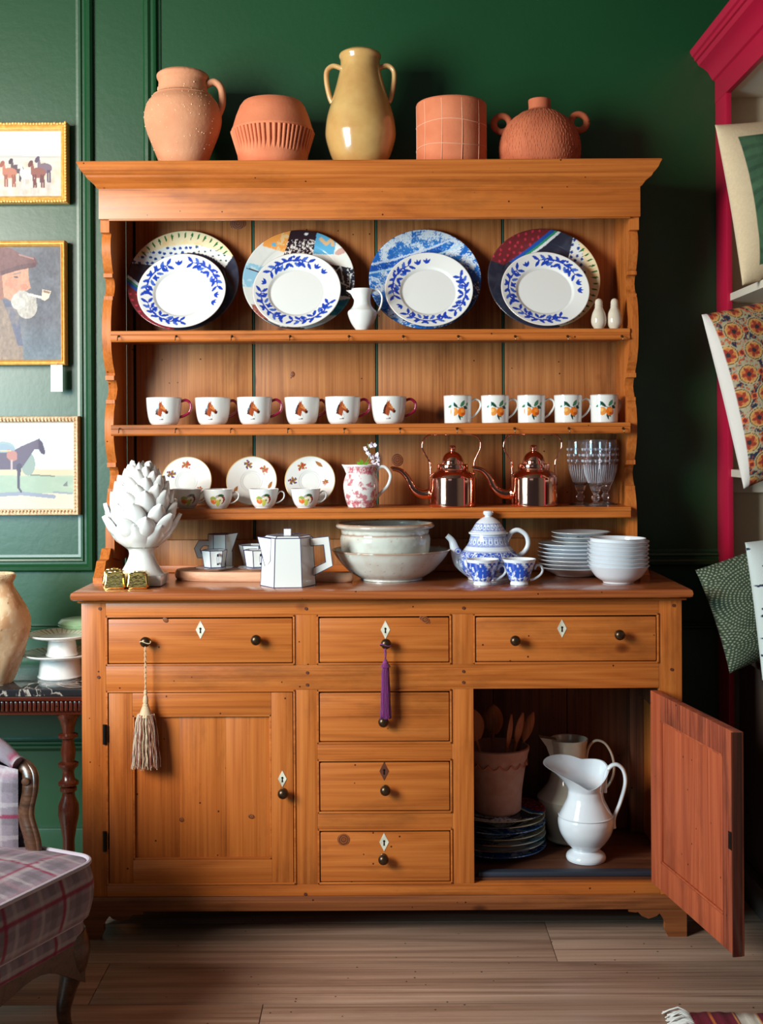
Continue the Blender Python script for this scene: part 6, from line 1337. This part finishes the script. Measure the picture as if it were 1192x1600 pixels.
def soft_slab(name, u0, u1, v0, v1, z0, z1, crown, bulge, parent, rr=.03, nu=90, nv=100):
    """upholstered block: top crowned, sides bulging, painted plaid"""
    # outline (rounded rectangle)
    pts = []; 
    for (cu, cv_, a0) in ((u1-rr, v1-rr, 0), (u0+rr, v1-rr, pi/2), (u0+rr, v0+rr, pi), (u1-rr, v0+rr, 3*pi/2)):
        for k in range(7): a = a0+pi/2*k/6; pts.append((cu+rr*cos(a), cv_+rr*sin(a)))
    dens = []
    for i in range(len(pts)):
        a, c = pts[i], pts[(i+1) % len(pts)]; d = math.hypot(c[0]-a[0], c[1]-a[1]); n = max(1, int(d/.005))
        for k in range(n): dens.append((a[0]+(c[0]-a[0])*k/n, a[1]+(c[1]-a[1])*k/n))
    nd = len(dens); cu, cv_ = (u0+u1)/2, (v0+v1)/2; rows = []; cols = []
    per = [0]
    for i in range(1, nd): per.append(per[-1]+math.hypot(dens[i][0]-dens[i-1][0], dens[i][1]-dens[i-1][1]))
    for j in range(25):                                   # sides
        t = j/24; o = bulge*sin(pi*t); z = z0+(z1-z0)*t
        for i, (u, v) in enumerate(dens):
            du, dv = u-cu, v-cv_; L = math.hypot(du, dv); rows.append(CP(u+du/L*o, v+dv/L*o, z)); cols.append((v if abs(du)/(u1-u0) > abs(dv)/(v1-v0) else u, z-z1+(0 if abs(du)/(u1-u0) > abs(dv)/(v1-v0) else .3)))
    for j in range(1, 41):                                # top
        t = j/40; k = 1-t
        for (u, v) in dens:
            du, dv = (u-cu)*k, (v-cv_)*k; rows.append(CP(cu+du, cv_+dv, z1+crown*(1-k**3))); cols.append((cv_+dv, cu+du+.045))
    cols = np.array(cols); cvx = Cv(cols[:, 0], cols[:, 1], rgb(170, 160, 164)); plaid(cvx)
    pos = np.array(rows)-np.array(base_of(parent))[None, :]
    me = grid_mesh(name, pos, 65, nd, True, cvx.c); o = link(name, me, M['cloth'], parent)
    rim = [CP(cu+(u-cu)*1.005, cv_+(v-cv_)*1.005, z1+.001) for u, v in dens]; b = B(); b.tube(rim+[rim[0]], .0055, 8, cap=False); b.done('piping', plain('grey_piping', rgb(170, 158, 168), .8) if 'grey_piping' not in bpy.data.materials else bpy.data.materials['grey_piping'], o)
    return o
soft_slab('seat', -.0, .56, .0, .62, .275, .392, .022, .012, ch, rr=.05)
soft_slab('seat_border', .012, .55, .012, .61, .225, .270, .0, .004, ch, rr=.045)
# carved rails with a scooped apron
def apron(p0, p1, out):
    n = 24; b = B(); vs = []
    for i in range(n+1):
        t = i/n; p = Vector(p0)*(1-t)+Vector(p1)*t; zb2 = .225-.030-.055*abs(2*t-1)**3.0-.012*cos(t*pi*4)
        for o in (0, .026):
            q = p-Vector(out)*o; vs += [(q.x, q.y, .232), (q.x, q.y, zb2)]
    fs = []
    for i in range(n): a, c = 4*i, 4*(i+1); fs += [(a, a+1, c+1, c), (a+2, c+2, c+3, a+3), (a, c, c+2, a+2), (a+1, a+3, c+3, c+1)]
    fs += [(0, 2, 3, 1), (4*n, 4*n+1, 4*n+3, 4*n+2)]; b.add(vs, fs); b.done('carved_rail', M['walnut'], ch, sharp=40)
apron(CP(.012, .03, 0), CP(.012, .60, 0), fw); apron(CP(.03, .012, 0), CP(.53, .012, 0), -lf)
def cab_leg(u, v, du, dv):
    c = Vector(CP(u, v, 0)); d = (-fw*du+lf*dv).normalized()
    prof = [(.235, .0, .042), (.20, .010, .040), (.165, .010, .032), (.12, -.002, .023), (.07, -.012, .0175), (.03, -.006, .0155), (.0175, .008, .0175), (.0125, .020, .012)]
    b = B(); b.tube([(c+d*o+Vector((0, 0, z))) for z, o, r_ in prof], [r_ for _, _, r_ in prof], 14, smooth=5, flat=.9); b.ball(tuple(c+d*.026+Vector((0, 0, .013))), .0125, 1, 1, .95, 12, 8); b.done('cabriole_leg', M['walnut'], ch, sharp=80)
cab_leg(.045, .045, -1, -1); cab_leg(.045, .575, -1, 1); cab_leg(.52, .045, 1, -1); cab_leg(.52, .575, 1, 1)
# arms: carved post sweeping back to the frame, padded plaid inside
for v, sgn in ((.02, 1), (.60, -1)):
    base = Vector(CP(.19, v, 0)); pts = [CP(.175, v, .30), CP(.165, v, .40), CP(.190, v-.004*sgn, .47), CP(.185, v-.012*sgn, .530), CP(.20, v-.02*sgn, .566), CP(.25, v-.022*sgn, .586), CP(.34, v-.01*sgn, .60), CP(.52, v, .62)]
    b = B(); b.tube(pts, [.016, .013, .012, .014, .015, .012, .012, .013], 12, smooth=6, flat=1.25); b.tube([(q[0]-.010*sgn*0+.012, q[1]-.004, q[2]+.004) for q in pts], [.008, .007, .007, .008, .009, .008, .007, .006], 10, smooth=6); b.tube([(q[0]-.013, q[1]+.0, q[2]-.003) for q in pts], [.006]*8, 8, smooth=6); b.done('arm_frame', M['walnut'], ch, sharp=80)
    b = B(); b.lathe([(.0001, -.003), (.008, -.003), (.010, 0), (.008, .003), (.004, .004), (.0001, .004)], 20, CP(.186, v-.010*sgn+.012, .548), Matrix.Rotation(pi/2, 3, 'X')); b.done('arm_scroll', M['walnut'], ch)
    n1, n2 = 60, 70; rows = []; cols = []
    for i in range(n1):
        for j in range(n2):
            a, c = i/(n1-1), j/(n2-1); u = .205+.34*a; zt_ = .575+.03*a; z = .37+(zt_-.37)*c; e_ = (1-(2*a-1)**6)*(1-(2*c-1)**6)
            rows.append(CP(u, v+sgn*(.006+.028*e_), z)); cols.append((u+.03, z))
    for i in range(n1):
        for j in range(n2):
            a, c = i/(n1-1), j/(n2-1); u = .205+.34*a; zt_ = .575+.03*a; z = .37+(zt_-.37)*c; rows.append(CP(u, v-sgn*.012, z)); cols.append((u+.03, z))
    cols = np.array(cols); cvx = Cv(cols[:, 0], cols[:, 1], rgb(170, 160, 164)); plaid(cvx); me = grid_mesh('arm_pad', np.array(rows)-np.array(base_of(ch))[None, :], 2*n1, n2, False, cvx.c); link('arm_pad', me, M['cloth'], ch)
    b = B(); b.tube([CP(.215, v-.005*sgn, .585), CP(.30, v-.01*sgn, .618), CP(.42, v-.008*sgn, .632)], [.016, .024, .018], 12, smooth=5); ap = b.mesh('arm_cushion', base_of(ch)); cc = np.array([tuple(q.co) for q in ap.vertices]); cvx = Cv(cc[:, 0]-cc[:, 1], cc[:, 2]+cc[:, 0], rgb(170, 160, 164)); plaid(cvx); setcol(ap, cvx.c); link('arm_cushion', ap, M['cloth'], ch)
# back
rows = []; cols = []; n1, n2 = 70, 70
for side in (0, 1):
    for i in range(n1):
        for j in range(n2):
            a, c = i/(n1-1), j/(n2-1); v = .03+.56*a; z = .38+.52*c+.03*sin(pi*a)*c; e_ = (1-(2*a-1)**6)*(1-(2*c-1)**6); rows.append(CP(.56+.10*c-(.045*e_ if side == 0 else -.02), v, z)); cols.append((v, z))
cols = np.array(cols); cvx = Cv(cols[:, 0], cols[:, 1], rgb(170, 160, 164)); plaid(cvx); me = grid_mesh('backrest', np.array(rows)-np.array(base_of(ch))[None, :], 2*n1, n2, False, cvx.c); link('backrest', me, M['cloth'], ch)
b = B(); b.tube([CP(.56, .02, .23), CP(.57, .015, .6), CP(.67, .02, .90), CP(.68, .31, .96), CP(.67, .60, .90), CP(.57, .605, .6), CP(.56, .60, .23)], .018, 12, smooth=6); b.done('back_frame', M['walnut'], ch, sharp=80)
# ================================================================ RIGHT: CRIMSON BOOKCASE
BXF = 1.02; yA, yB = .497, .38
bc = thing('crimson_bookcase', (1.2, -.3, 0), 'tall crimson bookcase with cream inside standing along the right wall', 'bookcase')
YE = -.36
def bp(name, m, *bx, bev=.0015, **kw): return part(name, m, *bx, parent=bc, bev=bev, **kw)
zfas = P(1135, 145, yB)[1]; ztop_ = P(1100, 121, .47)[1]
bp('stile', 'oxblood', (BXF, BXF+.016, yB, yA, .0, ztop_)); bp('stile', 'oxblood', (BXF, BXF+.016, YE, YE+.12, .0, ztop_))
bp('fascia', 'oxblood', (BXF-.001, BXF+.016, YE, yA, zfas, ztop_))
# crown along the front (runs in y), returns at the far end
cz = ztop_; cp_ = [(0, cz-.004), (.008, cz), (.014, cz+.010), (.022, cz+.024), (.036, cz+.036), (.050, cz+.044), (.056, cz+.056), (.062, cz+.058), (.064, cz+.068), (.070, cz+.072), (.076, cz+.084), (.076, cz+.090), (0, cz+.090)]
b = B(); b.prism([(BXF-o, z) for o, z in cp_]+[(BXF+.35, cz+.09), (BXF+.35, cz-.004)], 'y', YE, .4985); b.done('crown', M['oxblood'], bc, sharp=20)
bp('end_panel', 'shelfback', (BXF+.016, 1.395, yA-.022, yA, .0, ztop_)); bp('end_panel', 'oxblood', (BXF+.016, 1.395, YE, YE+.02, .0, ztop_))
zcl = zfas+.012; bp('inner_ceiling', 'creampaint', (BXF+.016, 1.395, YE+.02, yA-.022, zcl, zcl+.02))
nb = 6
for i in range(nb):
    y0_ = YE+.02+i*(yA-.042-YE)/nb; bp('back_board', 'shelfback', (1.383, 1.395, y0_+.001, y0_+(yA-.042-YE)/nb-.001, .70, zcl))
for k, (py, th) in enumerate(((458, .022), (733.5, .022))):
    zz = P(1143, py, .375)[1]; bp('shelf', 'creampaint', (BXF+.010, 1.383, YE+.02, yA-.022, zz-th, zz)); bp('shelf_bracket', 'creampaint', (BXF+.012, 1.383, yA-.046, yA-.022, zz-th-.05, zz-th))
zcb = .70
bp('base_top', 'greypaint', (BXF+.012, 1.395, YE+.02, yA-.022, zcb-.02, zcb)); bp('base_front', 'greypaint', (BXF+.030, BXF+.045, YE+.12, yB, .0, zcb-.02)); bp('plinth', 'greypaint', (BXF+.004, BXF+.03, YE+.12, yB, .0, .09))
# ---------------- cushions
def cushion(name, px, py, w_, h_, yv, roll, yaw, thick, base, paint, label, backcol=None, lean=0, corner='bl'):
    """square cushion facing the room; px,py = its lower left corner in the photograph"""
    n = 190; a = np.linspace(-1, 1, n); U, V = np.meshgrid(a, a); e_ = (1-np.abs(U)**2.6)*(1-np.abs(V)**2.6)
    pin = 1-.055*(1-np.abs(V)**2)[:, :]*0; X = U*(1-.045*(1-V*V))*w_/2; Z = V*(1-.045*(1-U*U))*h_/2
    wr = (fbm(U*2.2+9, V*2.2+4, 3, 3)-.5)*.018*e_; Yf = -(thick/2*e_**.55+wr); Yb = thick/2*e_**.55
    pos = np.concatenate([np.stack([X, Yf, Z], -1).reshape(-1, 3), np.stack([X, Yb, Z], -1)[:, ::1].reshape(-1, 3)])
    cv = Cv(np.concatenate([U.ravel(), U.ravel()]), np.concatenate([V.ravel(), V.ravel()]), base); fm_ = np.zeros(2*n*n, bool); fm_[:n*n] = True; cv.m0 = fm_; paint(cv); cv.m0 = None
    if backcol is not None: cv.c[n*n:] = backcol
    nn = n; i = np.arange(nn-1)[:, None]; k = np.arange(nn-1)[None, :]; f = np.stack([i*nn+k, i*nn+k+1, (i+1)*nn+k+1, (i+1)*nn+k], -1).reshape(-1, 4); f2 = f[:, ::-1]+nn*nn
    me = bpy.data.meshes.new('cover'); fa = np.concatenate([f, f2]); me.vertices.add(len(pos)); me.vertices.foreach_set('co', pos.astype(np.float32).ravel()); me.loops.add(fa.size); me.polygons.add(len(fa)); me.loops.foreach_set('vertex_index', fa.astype(np.int32).ravel()); me.polygons.foreach_set('loop_start', np.arange(0, fa.size, 4, dtype=np.int32)); me.polygons.foreach_set('loop_total', np.full(len(fa), 4, np.int32)); me.update(calc_edges=True); me.shade_smooth(); setcol(me, cv.c)
    x, z = P(px, py, yv); R_ = Matrix.Rotation(yaw, 4, 'Z') @ Matrix.Rotation(lean, 4, 'X') @ Matrix.Rotation(roll, 4, 'Y')
    off = R_ @ Vector((-w_/2, 0, -h_/2)); e = thing(name, (x-off.x, yv, z-off.z), label, 'cushion'); e.rotation_euler = R_.to_euler(); link('cover', me, M['cloth'], e)
    return e, X, Z
def c1(cv):
    g = rgb(58, 92, 66); m = (np.abs(cv.u) < .80) & (np.abs(cv.v) < .80); r_ = np.hypot((cv.u+.55)*1.0, cv.v+.28)
    cv.c[cv.m0] *= (.92+.12*vn(cv.u*90, cv.v*60, 3))[cv.m0][:, None]; cv.put(m, g); cv.mix((m & cv.m0)*np.clip(np.sin(r_*48)*1.5, 0, 1)*.5, rgb(30, 58, 40)); cv.mix((m & cv.m0)*np.clip((fbm(cv.u*3, cv.v*3, 4)-.5)*3, 0, 1)*.4, rgb(100, 140, 96))
cushion('green_cushion', 1153, 449, .42, .44, .12, radians(-10.5), radians(14), .15, rgb(206, 184, 150), c1, 'cream cushion with a ringed green velvet centre on the upper shelf', rgb(206, 186, 158))
def c2(cv):
    n = fbm(cv.u*26+60, cv.v*26+60, 2, 3); n2 = fbm(cv.u*60+60, cv.v*60+60, 7, 2); cv.c[cv.m0] = rgb(166, 156, 128); cv.mix(cv.m0*np.clip((n-.48)*12, 0, 1), rgb(32, 36, 60)); cv.mix(cv.m0*np.clip((n2-.60)*14, 0, 1), rgb(176, 84, 40)); rs = random.Random(3)
    for i in range(-4, 5):
        for j in range(-4, 5):
            cx, cy = i*.30+(.15 if j % 2 else 0), j*.25; R_ = .10
            cv.ell(cx, cy, R_*1.22, None, 0, rgb(176, 162, 126)); cv.ell(cx, cy, R_*1.08, None, 0, rgb(60, 44, 34)); cv.ell(cx, cy, R_, None, 0, rgb(196, 148, 86))
            for k in range(5): a = k*1.257+i; cv.leaf(cx, cy, cx+R_*.85*cos(a), cy+R_*.85*sin(a), .03, rgb(150, 50, 30)); cv.ell(cx+R_*.62*cos(a+.6), cy+R_*.62*sin(a+.6), .02, None, 0, rgb(196, 112, 56))
            cv.ell(cx, cy, .026, None, 0, rgb(40, 34, 40)); qx, qy = cx+.15, cy; cv.ell(qx, qy, .045, .035, i, rgb(206, 104, 50)); cv.ell(qx, qy, .025, None, 0, rgb(120, 30, 30))
    cv.c[cv.m0 & (cv.u < -.93)] = rgb(214, 208, 202)
cushion('batik_cushion', 1155, 763, .43, .485, .10, radians(-15), radians(16), .17, rgb(214, 208, 202), c2, 'ochre, navy and rust block-printed cushion on the middle shelf', rgb(216, 210, 204))
def c3(cv):
    cv.c[cv.m0] = rgb(52, 66, 50); u, v = cv.u, cv.v; m = np.zeros(len(u), bool)
    for cx, cy in ((-1, .75), (-.1, 1), (.95, .7), (.95, -.8), (-.95, -.5), (0, -.65), (.45, .1), (-.4, .25)):
        dx, dy = u-cx, v-cy; r_ = np.hypot(dx, dy); ring = np.round(r_/.05); a = np.arctan2(dy, dx); nn_ = np.maximum(np.round(2*pi*ring*.05/.045), 1)
        sel = r_ < .62; dd = np.hypot(r_-ring*.05, (((a/(2*pi)*nn_)+.5) % 1-.5)/nn_*2*pi*np.maximum(r_, .01)); m = np.where(sel & (r_ < .62), dd < .0125, m)
    cv.put(m, rgb(150, 156, 128))
cushion('dotted_cushion', 1136, 1050, .40, .30, .10, radians(-19), radians(10), .14, rgb(60, 44, 36), c3, 'dark green cushion with pale dotted rings beside the worktop end', rgb(54, 40, 34))
def c4(cv):
    cv.c[cv.m0] = rgb(196, 206, 204); rs = random.Random(9)
    for i in range(150):
        x, y_ = rs.uniform(-1, 1), rs.uniform(-1, 1); a = rs.uniform(0, 6.28)
        cv.stroke([(x, y_), (x+.07*cos(a), y_+.07*sin(a)), (x+.11*cos(a+.7), y_+.11*sin(a+.7))], .016, rgb(34, 44, 70))
        if i % 2: cv.stroke([(x+.04*cos(a), y_+.04*sin(a)), (x+.09*cos(a-1), y_+.09*sin(a-1))], .014, rgb(34, 44, 70))
cushion('white_print_cushion', 1181, 1057, .40, .36, -.05, radians(-8), radians(18), .14, rgb(196, 206, 204), c4, 'pale cushion with scattered navy twig marks, nearest the right edge')
# ================================================================ RUG
ry = -.452; rx0 = PX(1075, ry, 1585)
rg = thing('striped_rug', (rx0+.5, ry-.5, 0), 'crimson and cream striped fringed rug at the lower right corner', 'rug')
n1, n2 = 260, 40; U = np.linspace(0, .9, n1); V = np.linspace(0, 1.2, n2); UU, VV = np.meshgrid(U, V)
cv = Cv(UU.ravel(), VV.ravel(), rgb(112, 20, 44))
for u0, w_, c in ((.045, .006, rgb(220, 120, 60)), (.10, .004, rgb(216, 150, 90)), (.106, .045, rgb(222, 212, 196)), (.152, .004, rgb(216, 150, 90)), (.20, .07, rgb(140, 24, 54)), (.28, .05, rgb(222, 212, 196)), (.4, .03, rgb(220, 120, 60)), (.5, .08, rgb(222, 212, 196))): cv.put((cv.u > u0) & (cv.u < u0+w_), c)
cv.c *= (.8+.3*vn(cv.u*900, cv.v*300, 3))[:, None]
xx = rx0+UU; yy_ = ry-VV+.004*np.sin(UU*30); zt_ = .0075+.0008*np.sin(UU*200)
top = np.stack([xx, yy_, zt_], -1); edge = np.stack([xx[0], yy_[0]+.002, np.full(n1, .0005)], -1)[None]; pos = np.concatenate([edge, top]).reshape(-1, 3)-np.array(rg.location)
me = grid_mesh('pile', pos, n2+1, n1, False, np.concatenate([cv.c[:n1], cv.c])); me.flip_normals(); link('pile', me, M['cloth'], rg)
b = B(); rs = random.Random(5)
for i in range(120):
    yv = ry-.004-i*.0085
    for k in range(3):
        L = rs.uniform(.045, .06); dy = rs.uniform(-.008, .016 if i < 6 else .008); b.tube([(rx0+.003, yv, .006), (rx0-L*.4, yv+dy*.4, .012+rs.uniform(-.003, .010)), (rx0-L, yv+dy, .0035+rs.uniform(0, .003))], .0019, 5, smooth=2)
stuff(b.done('fringe', thr('fringe_wool', 222, 220, 216), rg, sharp=80))
